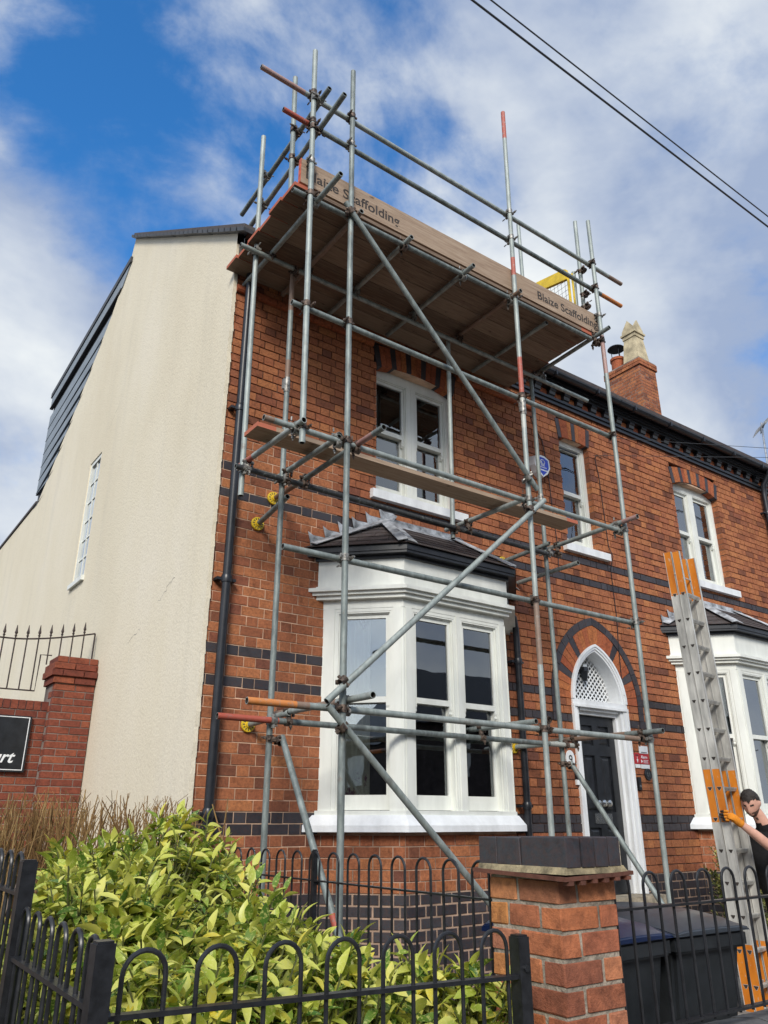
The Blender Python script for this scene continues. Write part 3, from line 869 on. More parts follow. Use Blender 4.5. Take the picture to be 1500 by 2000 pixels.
# ---------------------------------------------------------------- bays
def bay(house, bx, mirror_detail):
    P = [Vector((bx, F, 0)), Vector((bx + 0.528, F - 0.528, 0)), Vector((bx + 1.785, F - 0.528, 0)), Vector((bx + 2.313, F, 0))]
    def off(d):
        k = math.tan(R(22.5))
        return [P[0] + Vector((-d * math.sqrt(2), 0, 0)), P[1] + Vector((-d * k, -d, 0)), P[2] + Vector((d * k, -d, 0)), P[3] + Vector((d * math.sqrt(2), 0, 0))]
    def ringband(m_, d, z0, z1, din=-0.03, dtop=None):
        o = off(d); o2 = off(d if dtop is None else dtop); i = off(din)
        Z = lambda L, z: [p + Vector((0, 0, z)) for p in L]
        A, Bt, Ci, Di = Z(o, z0), Z(o2, z1), Z(i, z0), Z(i, z1)
        V = A + Bt + Ci + Di
        Fs = []
        for k in range(3):
            Fs += [(k, k + 1, 4 + k + 1, 4 + k), (8 + k + 1, 8 + k, 12 + k, 12 + k + 1), (4 + k, 4 + k + 1, 12 + k + 1, 12 + k), (k + 1, k, 8 + k, 8 + k + 1)]
        m_.add(V, Fs)
    base = MB(); ringband(base, -0.005, GZ, 1.53, -0.14)
    bb = base.build('bay_base', M['tmortar'], house, org=(bx, F, GZ))
    faces = [(P[0], P[1]), (P[1], P[2]), (P[2], P[3])]
    for fi, (A, C) in enumerate(faces):
        if fi == 2 and bx > 5: continue
        u = (C - A).normalized(); n = Vector((u.y, -u.x, 0)); ln = (C - A).length
        if n.y > 0: n = -n
        rz = math.atan2(u.y, u.x)
        for row in range(-32, -16):
            z0 = ZB + row * G
            blue = z0 + G < 1.07
            jt = 0.016 if blue else 0.009
            for (a, c) in flemish(0, ln, row + fi):
                if c - a < 0.03: continue
                loc = A + u * (a + jt / 2) + n * random.uniform(-0.001, 0.003) + Vector((0, 0, z0 + jt / 2))
                put_brick(random.choice(BB if blue else BR), bb, loc, (c - a - jt, 0.06, G - jt), rz)
    w = MB()
    # stone sill with weathered slope
    ringband(w, 0.10, 1.525, 1.575, -0.12); ringband(w, 0.10, 1.5752, 1.655, -0.12, 0.035)
    root = w.build('bay_window', M['white2'], house, org=(bx, F, 1.5))
    fr = MB(); ringband(fr, 0.02, 1.6552, 1.69, -0.12); fr.build('sill_rail', M['white'], root, org=(bx, F, 1.66))
    fr = MB(); ringband(fr, 0.0, 3.42, 3.50, -0.12)
    # frieze, mouldings
    ringband(fr, 0.055, 3.5002, 3.535, -0.12); ringband(fr, 0.085, 3.5352, 3.565, -0.12); ringband(fr, 0.115, 3.5652, 3.60, -0.12)
    ringband(fr, 0.06, 3.6002, 3.625, -0.12); ringband(fr, 0.045, 3.6252, 3.87, -0.12)
    fr.build('fascia', M['white'], root, org=(bx, F, 3.5))
    gt = MB(); ringband(gt, 0.07, 3.8702, 3.90, -0.1); ringband(gt, 0.135, 3.9002, 3.925, -0.05); ringband(gt, 0.145, 3.9252, 3.985, 0.08)
    gt.build('gutter', M['pipe'], root, org=(bx, F, 3.9))
    zt = 3.42
    for fi, (A, C) in enumerate(faces):
        u = (C - A).normalized(); n = Vector((u.y, -u.x, 0))
        if n.y > 0: n = -n
        ln = (C - A).length
        if fi == 1: lights = [(0.115, 0.600), (0.690, 1.160)]
        else: lights = [(0.135, 0.635)] if fi == 0 else [(0.13, 0.60)]
        m_ = MB(); prev = 0.0
        edges = [0.0] + [x for l in lights for x in l] + [ln]
        for i in range(0, len(edges), 2):
            a, c = edges[i], edges[i + 1]
            m_.obox(A, u, n, a, c, 0.004, 0.13, 1.69, zt)
            # raised pilaster strip and grooves
            if c - a > 0.08:
                m_.obox(A, u, n, a + 0.022, c - 0.022, -0.006, 0.004, 1.69, zt)
        for (a, c) in lights:
            m_.obox(A, u, n, a, c, 0.004, 0.13, zt - 0.03, zt)
        m_.build('mullion', M['white'], root, org=A + Vector((0, 0, 1.7)))
        for (a, c) in lights:
            sash_light(root, A, u, n, a, c, 1.69, zt - 0.03, 2.605, 0.004)
    # roof: three slated slopes, lead hips and flashings
    e = off(0.15); ze, zt2 = 3.975, 4.42
    E = [p + Vector((0, 0, ze)) for p in e]
    T0 = Vector((bx + 0.71, F - 0.012, zt2)); T1 = Vector((bx + 1.575, F - 0.012, zt2))
    fl = MB()
    fl.add([E[0], E[1], E[2], E[3], T0, T1], [(0, 1, 4), (1, 2, 5, 4), (2, 3, 5)])
    rfm = fl.build('bay_roof', M['trim'], root, org=(bx, F, ze), fixn=True)
    for poly in ([E[0], E[1], T0], [E[1], E[2], T1, T0]):
        u = (poly[1] - poly[0]).normalized()
        nn = u.cross(poly[-1] - poly[0]).normalized()
        if nn.z < 0: nn = -nn
        w_ = nn.cross(u)
        if (poly[-1] - poly[0]).dot(w_) < 0: w_ = -w_
        p2 = [((q - poly[0]).dot(u), (q - poly[0]).dot(w_)) for q in poly]
        H = max(q[1] for q in p2); Lm = max(q[0] for q in p2)
        rows = 6; rh = H / rows
        for r in range(rows):
            x = -0.3 + (0.15 if r % 2 else 0) + random.uniform(0, .02)
            while x < Lm + 0.3:
                q = [(x + 0.002, r * rh - 0.012), (x + 0.298, r * rh - 0.012), (x + 0.298, (r + 1) * rh), (x + 0.002, (r + 1) * rh)]
                cl = q
                for i in range(len(p2)):
                    a, c = p2[i], p2[(i + 1) % len(p2)]
                    if i == 0: a = (a[0], a[1] - 0.012); c = (c[0], c[1] - 0.012)
                    # inside = left of the edge (counter-clockwise)
                    nx, ny = (c[1] - a[1]), -(c[0] - a[0])
                    cl = clip_poly(cl, nx, ny, nx * a[0] + ny * a[1])
                    if len(cl) < 3: break
                if len(cl) >= 3:
                    m_ = MB(); jt = random.uniform(0, .002)
                    V = [poly[0] + u * a + w_ * c + nn * (0.014 - (c - r * rh) / rh * 0.006 + jt) for a, c in cl]
                    m_.prism(V, nn * 0.005, rnd=random.random() + .001)
                    m_.build('slate', M['slate'], rfm, org=V[0])
                x += 0.30
    ld = MB()
    def strip(a, c, wd, up_, n_):
        d = (c - a).normalized(); s = d.cross(n_).normalized() * wd
        ld.prism([a - s + n_ * 0.028, c - s * 0.8 + n_ * 0.028, c + s * 0.8 + n_ * 0.028, a + s + n_ * 0.028], n_ * up_)
    nL = Vector((-0.42, -0.42, 0.80)).normalized(); nF = Vector((0, -0.6, 0.8)).normalized(); nR = Vector((0.42, -0.42, 0.80)).normalized()
    strip(E[1] + Vector((-0.04, 0.0, 0.0)), T0 + Vector((-0.05, -0.02, 0)), 0.05, 0.006, nL)
    strip(E[1] + Vector((0.05, 0.0, 0.0)), T0 + Vector((0.05, -0.02, 0)), 0.05, 0.006, nF)
    ld.tube([E[1] + Vector((0, 0, .03)), T0 + Vector((0, -0.02, .03))], 0.016, 8)
    strip(E[2] + Vector((-0.05, 0, 0)), T1 + Vector((-0.05, -0.02, 0)), 0.05, 0.006, nF)
    ld.tube([E[2] + Vector((0, 0, .03)), T1 + Vector((0, -0.02, .03))], 0.018, 8)
    strip(E[0] + Vector((0.06, -0.05, 0.02)), T0 + Vector((-0.02, -0.06, 0)), 0.045, 0.006, nL)
    strip(E[3] + Vector((-0.06, -0.05, 0.02)), T1 + Vector((0.02, -0.06, 0)), 0.05, 0.006, nR)
    ld.prism([(bx + 0.71, F - 0.016, zt2 - 0.01), (bx + 1.60, F - 0.016, zt2 - 0.01), (bx + 1.60, F - 0.016, zt2 + 0.075), (bx + 0.71, F - 0.016, zt2 + 0.075)], (0, 0.012, 0))
    ld.prism([(bx + 0.71, F - 0.12, zt2 - 0.055), (bx + 1.58, F - 0.12, zt2 - 0.055), (bx + 1.58, F - 0.02, zt2 + 0.012), (bx + 0.71, F - 0.02, zt2 + 0.012)], (0, 0, 0.006))
    ld.build('lead_flashing', M['lead'], root, org=T0, smooth=False)
    ns = 6
    for i in range(ns):                               # stepped flashing, one soaker a course
        t = i / (ns - 1)
        x = bx - 0.17 + (0.71 + 0.10) * t; z = ze + 0.035 + (zt2 - ze - 0.01) * t
        m_ = MB()
        q = [(x - 0.040, z + 0.132), (x + 0.03, z + 0.110), (x + 0.15, z + 0.112), (x + 0.20, z + 0.085), (x + 0.14, z + 0.0), (x + 0.02, z - 0.05)]
        V = []
        m_.prism([(p[0], F - 0.012 - (0.018 if k in (0, 3) else 0.0) - random.uniform(0, .006), p[1]) for k, p in enumerate(q)], (0, 0.004, 0))
        m_.build('soaker', M['lead'], root, org=(x, F, z))
    return root
bay1 = bay(houseA, BAYS[0], 0)
bay2 = bay(houseB, BAYS[1], 1)
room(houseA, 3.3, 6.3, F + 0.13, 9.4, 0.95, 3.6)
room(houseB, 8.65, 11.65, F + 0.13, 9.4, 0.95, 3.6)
# floral curtains in the first bay, a net on its left, shutters in the second
bx = BAYS[0]
drape(houseA, 'curtain', (bx + 0.205, F - 0.015, 0), (bx + 0.395, F - 0.20, 0), 1.7, 3.42, M['curtain'], 0.02, 3)
drape(houseA, 'curtain', (bx + 1.55, F - 0.36, 0), (bx + 1.84, F - 0.30, 0), 1.7, 3.42, M['curtain'], 0.02, 4)
t = MB(); t.box(bx + 0.75, bx + 1.5, F + 1.2, F + 1.9, 1.70, 1.76); t.lathe((bx + 1.05, F + 1.4, 1.76), [(0.20, 0), (0.22, 0.06), (0.10, 0.16), (0.02, 0.20)], 14)
t.build('side_table', M['shutter'], houseA, org=(bx + 1, F + 1.4, 1.7))
bx = BAYS[1]
P0, P1, P2 = Vector((bx, F, 0)), Vector((bx + .528, F - .528, 0)), Vector((bx + 1.785, F - .528, 0))
for (A, C, s0, s1) in ((P0, P1, 0.16, 0.61), (P1, P2, 0.12, 0.60), (P1, P2, 0.70, 1.15)):
    u = (C - A).normalized(); n = Vector((u.y, -u.x, 0))
    if n.y > 0: n = -n
    sh = MB()
    for a, c in ((s0 + .02, s0 + .06), (s1 - .06, s1 - .02)):
        sh.obox(A, u, n, a, c, 0.150, 0.175, 1.75, 3.38)
    for z in (1.75, 2.52, 3.33): sh.obox(A, u, n, s0 + .06, s1 - .06, 0.150, 0.175, z, z + 0.06)
    shut = sh.build('shutter', M['shutter'], houseB, org=A + u * s0 + Vector((0, 0, 1.75)))
    lm = MB(); lm.box(0, s1 - s0 - 0.125, -0.028, 0.028, -0.004, 0.004); lme = lm.mesh('louvre', M['shutter'])
    z = 1.85
    while z < 3.30:
        if not (2.47 < z < 2.62):
            o = link('louvre', lme, shut, A + u * (s0 + .0625) - n * 0.163 + Vector((0, 0, z)))
            o.rotation_euler = Matrix.Rotation(math.atan2(u.y, u.x), 4, 'Z').to_3x3().to_euler()
            o.rotation_euler = (Matrix.Rotation(math.atan2(u.y, u.x), 3, 'Z') @ Matrix.Rotation(R(-38), 3, 'X')).to_euler()
        z += 0.052

# ---------------------------------------------------------------- front door under its gothic arch
dr = MB()
ringm = MB(); ringm.box(6.72, 6.90, F + 0.012, F + 0.10, 2.905, 2.93)
arch = ringm.build('door_arch', M['mortar'], houseA, org=(DC, F, SPR))
def arc_pt(side, r, a):
    """side -1 left arc (centre to the right of the axis), angle a from horizontal"""
    cx = DC - side * CA
    return cx + side * r * math.cos(a), SPR + r * math.sin(a)
def arc_end(r): return math.acos(CA / r)
def wedge(side, r0, r1, t0, t1, yf, dep, mat, name='brick', parent=arch, sub=2):
    m_ = MB()
    inner = [arc_pt(side, r0, (t0 + (t1 - t0) * i / sub) * arc_end(r0)) for i in range(sub + 1)]
    outer = [arc_pt(side, r1, (t0 + (t1 - t0) * i / sub) * arc_end(r1)) for i in range(sub + 1)]
    pts = inner + outer[::-1]
    m_.prism([(p[0], yf, p[1]) for p in pts], (0, dep, 0), rnd=random.random() + .001)
    return m_.build(name, mat, parent, org=(pts[0][0], yf, pts[0][1]))
nv = 12
for side in (-1, 1):
    for i in range(nv):
        g = 0.0025
        wedge(side, RA + 0.001, RA + 0.218, i / nv + g, (i + 1) / nv - g, F - 0.006 + random.uniform(-.002, .002), 0.11, M['blue'] if i in (3, 7) else M['brick_rub'])
    no = 10
    for i in range(no):
        wedge(side, RA + 0.223, RA + 0.312, i / no + 0.002, (i + 1) / no - 0.002, F - 0.011 + random.uniform(-.002, .002), 0.08, M['blue'])
    for i in range(3):
        x = DC - side * CA + side * (RA + 0.223); x2 = DC - side * CA + side * (RA + 0.312)
        m_ = MB(); m_.box(min(x, x2), max(x, x2), F - 0.010, F + 0.06, 2.642 + i * 0.0865, 2.642 + (i + 1) * 0.0865 - 0.003)
        m_.build('brick', M['blue'], arch, org=(x, F, 2.65 + i * .09))
fr = MB()
def arcband(m_, r0, r1, y0, y1, steps=16):
    for side in (-1, 1):
        for i in range(steps):
            a = [arc_pt(side, r0, arc_end(r0) * i / steps), arc_pt(side, r0, arc_end(r0) * (i + 1) / steps)]
            c = [arc_pt(side, r1, arc_end(r1) * (i + 1) / steps), arc_pt(side, r1, arc_end(r1) * i / steps)]
            m_.prism([(p[0], y0, p[1]) for p in a + c], (0, y1 - y0, 0))
arcband(fr, RA - 0.028, RA + 0.0, F - 0.030, F + 0.10); arcband(fr, RA - 0.055, RA - 0.0282, F - 0.018, F + 0.20)
arcband(fr, RA - 0.080, RA - 0.0552, F - 0.004, F + 0.24)
XL, XR = DC - 0.48, DC + 0.48
for (a, c, y) in ((0.0, 0.028, -0.030), (0.0282, 0.075, -0.016), (0.0752, 0.115, 0.004), (0.1152, 0.150, 0.055)):
    fr.box(XL + a, XL + c, F + y, F + 0.22, 0.875, 2.815); fr.box(XR - c, XR - a, F + y, F + 0.22, 0.875, 2.815)
fr.box(XL, XR, F - 0.032, F + 0.22, 2.816, 2.845); fr.box(XL + 0.004, XR - 0.004, F - 0.020, F + 0.22, 2.8452, 2.899)
fr.box(XL + 0.15, XR - 0.15, F + 0.006, F + 0.22, 2.785, 2.8155); fr.box(XL + 0.15, XR - 0.15, F + 0.050, F + 0.22, 2.745, 2.7848)
doorf = fr.build('door_frame', M['white2'], houseA, org=(DC, F, 0.875))
# lattice panel of the tympanum: white strips crossing over a dark void
lt = MB(); yl = F + 0.172
def inside_arch(x, z, r=RA - 0.085):
    if z < SPR - 0.01: return False
    return abs(x - DC) < gothic(z, r) + 0.02
sp = 0.070
for sgn in (1, -1):
    for k in range(-30, 31):
        c0 = k * sp
        # line x - DC = c0 + sgn*(z-SPR)
        zs = [SPR + i * 0.004 for i in range(0, 160)]
        ok = [z for z in zs if inside_arch(DC + c0 + sgn * (z - SPR), z)]
        if len(ok) < 4: continue
        za, zb = ok[0], ok[-1]
        w = 0.0115
        yy = yl + (0.0 if sgn > 0 else 0.006)
        lt.prism([(DC + c0 + sgn * (za - SPR) - w, yy, za), (DC + c0 + sgn * (za - SPR) + w, yy, za), (DC + c0 + sgn * (zb - SPR) + w, yy, zb), (DC + c0 + sgn * (zb - SPR) - w, yy, zb)], (0, 0.006, 0))
lt.build('lattice', M['white2'], doorf, org=(DC, yl, SPR))
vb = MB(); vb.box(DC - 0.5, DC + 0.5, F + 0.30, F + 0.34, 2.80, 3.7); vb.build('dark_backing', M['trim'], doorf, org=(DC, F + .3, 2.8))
# leaf
d = MB(); y0 = F + 0.100
dx0, dx1, dz0, dz1 = XL + 0.150, XR - 0.150, 0.885, 2.745
dw = dx1 - dx0
d.box(dx0, dx1, y0 + 0.022, y0 + 0.05, dz0, dz1)
cols = [(dx0, dx0 + 0.10), (dx0 + dw / 2 - 0.05, dx0 + dw / 2 + 0.05), (dx1 - 0.10, dx1)]
rowsz = [(dz0, dz0 + 0.17), (dz0 + 0.66, dz0 + 0.82), (dz0 + 1.42, dz0 + 1.53), (dz1 - 0.11, dz1)]
for (a, c) in cols: d.box(a, c, y0, y0 + 0.022, dz0, dz1)
for (a, c) in rowsz:
    d.box(cols[0][1], cols[1][0], y0, y0 + 0.022, a, c); d.box(cols[1][1], cols[2][0], y0, y0 + 0.022, a, c)
door = d.build('door', M['black'], houseA, org=(dx0, y0, dz0))
for (xa, xb) in ((cols[0][1], cols[1][0]), (cols[1][1], cols[2][0])):
    for i in range(3):
        za, zb = rowsz[i][1], rowsz[i + 1][0]
        m_ = MB(); q = 0.018
        V = [(xa + q, y0 + 0.022, za + q), (xb - q, y0 + 0.022, za + q), (xb - q, y0 + 0.022, zb - q), (xa + q, y0 + 0.022, zb - q)]
        q = 0.045
        V += [(xa + q, y0 + 0.006, za + q), (xb - q, y0 + 0.006, za + q), (xb - q, y0 + 0.006, zb - q), (xa + q, y0 + 0.006, zb - q)]
        m_.add(V, [(4, 5, 6, 7), (0, 1, 5, 4), (1, 2, 6, 5), (2, 3, 7, 6), (3, 0, 4, 7)])
        m_.build('panel', M['black'], door, org=(xa, y0, za))
M['chrome'] = simple('satin_chrome', (0.62, 0.62, 0.60), 0.25, 1.0, var=0.1, bump=0.03)
for dx_ in (-0.045, 0.045):
    m_ = MB(); m_.lathe((DC + dx_, y0, 1.795), [(0.034, 0), (0.034, -0.006), (0.012, -0.012), (0.012, -0.035), (0.030, -0.045), (0.040, -0.06), (0.036, -0.078), (0.015, -0.088)], 14, axis='y')
    m_.build('knob', M['chrome'], door, smooth=True, org=(DC + dx_, y0, 1.795))
m_ = MB(); m_.box(DC - 0.145, DC + 0.145, y0 - 0.008, y0, 1.585, 1.69); m_.box(DC - 0.105, DC + 0.105, y0 - 0.013, y0 - 0.008, 1.61, 1.665)
m_.build('letter_plate', M['chrome'], door, org=(DC, y0, 1.62))
# entrance steps
for i, (z1, yy) in enumerate(((0.87, 5.80), (0.61, 5.50), (0.36, 5.20))):
    m_ = MB(); m_.box(DC - 0.62, DC + 0.62, yy, F + (0.2 if i == 0 else 0), GZ - 0.05, z1 - 0.003 * i)
    m_.build('step', M['stone'], houseA, org=(DC, yy, GZ))

# ---------------------------------------------------------------- downpipes
def downpipe(house, x, z0, z1, r, clips, top=None, y=F - 0.075):
    p = MB(); pts = [(x, y, z0), (x, y, z1)]
    if top: pts += top
    p.tube(pts, r, 14)
    o = p.build('downpipe', M['pipe'], house, smooth=True, org=(x, y, z0))
    for z in clips:
        c = MB(); c.lathe((x, y, z - 0.03), [(r + 0.008, 0), (r + 0.010, 0.02), (r + 0.010, 0.055), (r + 0.003, 0.07)], 14)
        c.box(x - r - 0.05, x - r, y, F, z - 0.012, z + 0.012); c.box(x + r, x + r + 0.05, y, F, z - 0.012, z + 0.012)
        c.build('pipe_clip', M['pipe'], o, smooth=True, org=(x, y, z))
downpipe(houseA, 2.61, GZ, 6.62, 0.038, (1.66, 3.52, 5.17), [(2.60, F - 0.10, 6.80), (2.58, F - 0.20, 6.92), (2.58, F - 0.235, 7.02)])
downpipe(houseA, 6.03, GZ, 3.46, 0.036, (1.75, 3.2), [(6.02, F - 0.08, 3.56), (5.96, F - 0.12, 3.66), (5.86, F - 0.12, 3.74), (5.83, F - 0.12, 3.9)])
downpipe(houseB, 12.0, GZ, 6.62, 0.045, (2.5, 4.6, 6.3), [(12.0, F - 0.1, 6.80), (12.0, F - 0.22, 6.95), (12.0, F - 0.235, 7.02)])

# ---------------------------------------------------------------- chimney
CX, CY, CW, CL, CT = 14.38, 9.45, 0.63, 1.0, 12.03
cm = MB(); cm.box(CX + .004, CX + CW - .004, CY + .004, CY + CL - .004, 8.8, CT - 0.002)
stack = cm.build('chimney_stack', M['dmortar'], houseB, org=(CX, CY, 9))
cb = MB()
z = 8.9; row = 0
while z < CT - 0.02:
    e = 0.035 if z > CT - 0.21 else (0.05 if z < 10.35 else 0.0)
    j = 0.013
    for (ln, face) in ((CL + 2 * e, 0), (CW + 2 * e, 1)):
        for (a, c) in flemish(0, ln, row + face):
            if face == 0: cb.box(CX - e + random.uniform(-.003, .002), CX + 0.05, CY - e + a + j / 2, CY - e + c - j / 2, z + j / 2, z + G - j / 2, rnd=random.random() + .001)
            else: cb.box(CX - e + a + j / 2, CX - e + c - j / 2, CY - e + random.uniform(-.003, .002) - 0.0005, CY + 0.05, z + j / 2, z + G - j / 2, rnd=random.random() + .001)
    cb.box(CX + CW + e - 0.03, CX + CW + e, CY - e + 0.01, CY + CL + e, z, z + G); cb.box(CX - e + 0.01, CX + CW + e, CY + CL + e - 0.03, CY + CL + e, z, z + G)
    z += G; row += 1
setp(cb.build('brickwork', M['brick'], stack, org=(CX, CY, 9)), kind='stuff')
fm = MB(); fm.prism([(CX - 0.02, CY - 0.02, CT), (CX + CW + .02, CY - 0.02, CT), (CX + CW + .02, CY + CL + .02, CT), (CX - 0.02, CY + CL + .02, CT)], (0, 0, 0.05))
fm.build('flaunching', M['dmortar'], stack, org=(CX, CY, CT))
M['buff'] = simple('buff_clay', (0.50, 0.42, 0.27), 0.85, var=0.25, nscale=5, bump=0.3)
pt_ = MB()
px, py = CX + 0.30, CY + 0.27
def sq(m_, c, h0, r0, h1, r1):
    V = [(c[0] + sx * r0, c[1] + sy * r0, h0) for sx, sy in ((-1, -1), (1, -1), (1, 1), (-1, 1))] + [(c[0] + sx * r1, c[1] + sy * r1, h1) for sx, sy in ((-1, -1), (1, -1), (1, 1), (-1, 1))]
    m_.add(V, [(0, 1, 5, 4), (1, 2, 6, 5), (2, 3, 7, 6), (3, 0, 4, 7), (4, 5, 6, 7), (3, 2, 1, 0)])
sq(pt_, (px, py), CT + 0.03, 0.225, CT + 0.78, 0.165); sq(pt_, (px, py), CT + 0.7801, 0.185, CT + 0.88, 0.185); sq(pt_, (px, py), CT + 0.8801, 0.215, CT + 0.93, 0.215); sq(pt_, (px, py), CT + 0.9301, 0.185, CT + 1.03, 0.180)
for k in range(4):                                    # crown of gablets
    a = k * math.pi / 2
    c, s = math.cos(a), math.sin(a)
    tri = [(-0.18, 0.18), (0.18, 0.18)]
    V = []
    for (x, y, z) in ((-0.18, -0.18, 1.03), (0.18, -0.18, 1.03), (0.0, -0.17, 1.30), (-0.18, -0.13, 1.03), (0.18, -0.13, 1.03), (0.0, -0.13, 1.30)):
        V.append((px + x * c - y * s, py + x * s + y * c, CT + z))
    pt_.add(V, [(0, 1, 2), (5, 4, 3), (0, 2, 5, 3), (1, 4, 5, 2), (0, 3, 4, 1)])
pt_.build('chimney_pot', M['buff'], stack, org=(px, py, CT))
p2 = MB(); qx, qy = CX + 0.30, CY + 0.80
p2.lathe((qx, qy, CT), [(0.17, 0), (0.16, 0.42), (0.185, 0.43), (0.185, 0.50), (0.15, 0.505)], 18)
p2.build('chimney_pot', M['brick_rub'], stack, smooth=True, org=(qx, qy, CT))
p2 = MB(); p2.lathe((qx, qy, CT + 0.80), [(0.22, 0.0), (0.20, 0.03), (0.08, 0.075), (0.01, 0.085)], 20)
for k in range(3):
    a = k * 2.1; p2.tube([(qx + .12 * math.cos(a), qy + .12 * math.sin(a), CT + .48), (qx + .13 * math.cos(a), qy + .13 * math.sin(a), CT + .81)], 0.010, 6)
p2.build('cowl', M['black'], stack, smooth=True, org=(qx, qy, CT + .8))
b_ = MB(); b_.prism([(CX - 0.12, 5.9, 7.4), (CX + 0.9, 5.9, 7.4), (CX + 0.9, 6.0, 7.46), (CX - .12, 6.0, 7.46)], (0, 0, .02))

# the row of houses across the street, behind the camera (mirrored in the window panes)
opp = empty('opposite_terrace', (0, -15, 0), 'dark brick row of houses across the street, mirrored in the window panes', 'building')
o_ = MB(); o_.box(-30, 45, -23, -15, 0, 5.6); M['oppwall'] = simple('dark_weathered_brick', (0.075, 0.06, 0.055), 0.9, var=0.3, nscale=3, bump=0.2); o_.build('wall', M['oppwall'], opp, org=(0, -15, 0))
o_ = MB(); o_.prism([(-30.3, -14.6, 5.5), (-30.3, -23.4, 5.5), (-30.3, -19, 8.6)], (75.6, 0, 0)); orf = o_.build('roof', M['trim'], opp, org=(0, -15, 5.5))
for x in (-22, -11, 0, 9.5, 20, 31):
    o_ = MB(); o_.box(x, x + 0.7, -19.6, -18.4, 7.6, 9.6); o_.build('chimney', M['gwbrick'], orf, org=(x, -19, 8))
for i in range(15):
    x = -28 + i * 5
    for z0, z1 in ((0.9, 2.4), (3.4, 4.9)):
        o_ = MB(); o_.box(x, x + 1.3, -15.02, -14.97, z0, z1); o_.build('window', M['white'], opp, org=(x, -15, z0))
# ---------------------------------------------------------------- scaffold
YO, YI = 4.57, 5.49
KI = YI / 5.575                     # the inner row of uprights
def inn(x, z): return (x * KI, YI, z if z == GZ else 1.6 + (z - 1.6) * KI)
TR = 0.02415
RED = (0.42, 0.075, 0.04, 0.9); ORG = (0.62, 0.20, 0.03, 0.9); RUS = (0.22, 0.11, 0.06, 0.75); BLK = (0.022, 0.022, 0.026, 0.92); WHT = (0.60, 0.60, 0.54, 0.5); PNK = (0.42, 0.16, 0.13, 0.6)
scaf = empty('scaffold', (2.9, YO, GZ), 'galvanised tube and coupler scaffold tower standing in front of the bay window', 'scaffold')
TUBES = {}
def tube(name, a, c, bands=(), seg=14):
    a, c = Vector(a), Vector(c)
    d = (c - a); ln = d.length; t = d / ln
    ax = t.orthogonal().normalized(); ay = t.cross(ax)
    cuts = sorted({0.0, 1.0} | {min(1, max(0, x)) for b_ in bands for x in b_[:2]})
    m_ = MB()
    ring = lambda p, r: [p + (ax * math.cos(2 * math.pi * k / seg) + ay * math.sin(2 * math.pi * k / seg)) * r for k in range(seg)]
    def bandcol(x):
        for b_ in bands:
            if b_[0] <= x <= b_[1]: return b_[2]
        return (0, 0, 0, 0)
    for i in range(len(cuts) - 1):
        V = ring(a + d * cuts[i], TR) + ring(a + d * cuts[i + 1], TR)
        m_.add(V, [(k, (k + 1) % seg, seg + (k + 1) % seg, seg + k) for k in range(seg)], col=bandcol((cuts[i] + cuts[i + 1]) / 2))
    for (p, s) in ((a, 1), (c, -1)):
        V = ring(p, TR) + ring(p, TR - 0.0045) + ring(p + t * s * 0.12, TR - 0.0045)
        m_.add(V, [(k, seg + k, seg + (k + 1) % seg, (k + 1) % seg) for k in range(seg)], col=(0, 0, 0, 0))
        m_.add(V, [(seg + k, 2 * seg + k, 2 * seg + (k + 1) % seg, seg + (k + 1) % seg) for k in range(seg)] + [tuple(range(2 * seg, 3 * seg))], mat=1, col=(0, 0, 0, 0))
    o = m_.build(name, [M['galv'], M['hollow']], scaf, smooth=True, org=a, fixn=False)
    return o
cpl_n = [0]
def coupler(p, d1, d2, q=None, mat=None):
    """fitting that clamps a tube along d1 at p to a tube along d2 at q"""
    p = Vector(p); q = Vector(q) if q is not None else p
    d1, d2 = Vector(d1).normalized(), Vector(d2).normalized()
    gap = q - p
    m_ = MB()
    for (c, d, sgn) in ((p, d1, 1), (q, d2, -1)):
        ax = d.orthogonal().normalized(); ay = d.cross(ax); seg = 12; r = TR + 0.006; w = 0.026
        V = []
        for h, rr in ((-w, TR + .001), (-w, r), (w, r), (w, TR + .001)):
            V += [c + d * h + (ax * math.cos(2 * math.pi * k / seg) + ay * math.sin(2 * math.pi * k / seg)) * rr for k in range(seg)]
        m_.add(V, [(j * seg + k, j * seg + (k + 1) % seg, (j + 1) * seg + (k + 1) % seg, (j + 1) * seg + k) for j in range(3) for k in range(seg)])
        # bolt, flap and nut
        g = gap.normalized() if gap.length > 0.01 else Vector((0, -1, 0))
        side = d.cross(g).normalized() * (1 if (cpl_n[0] % 2) else -1)
        b0 = c + side * (r + 0.012)
        m_.tube([b0 - g * 0.030 * sgn, b0 + g * 0.062 * sgn * (-1 if sgn > 0 else -1)], 0.0065, 6)
        m_.tube([b0 - g * 0.045 * 1, b0 - g * 0.022], 0.0125, 6)
        m_.tube([c + side * (r - 0.004), c + side * (r + 0.024)], 0.016, 6)
        m_.tube([c - side * (r - 0.004), c - side * (r + 0.018)], 0.012, 6)
    if gap.length > 0.02: m_.tube([p + gap * 0.3, q - gap * 0.3], 0.022, 8)
    cpl_n[0] += 1
    mt = mat or (M['coupler'] if random.random() < 0.62 else M['coupler2'])
    return m_.build('coupler', mt, scaf, org=p, smooth=True)
X, Y, Z = Vector((1, 0, 0)), Vector((0, 1, 0)), Vector((0, 0, 1))
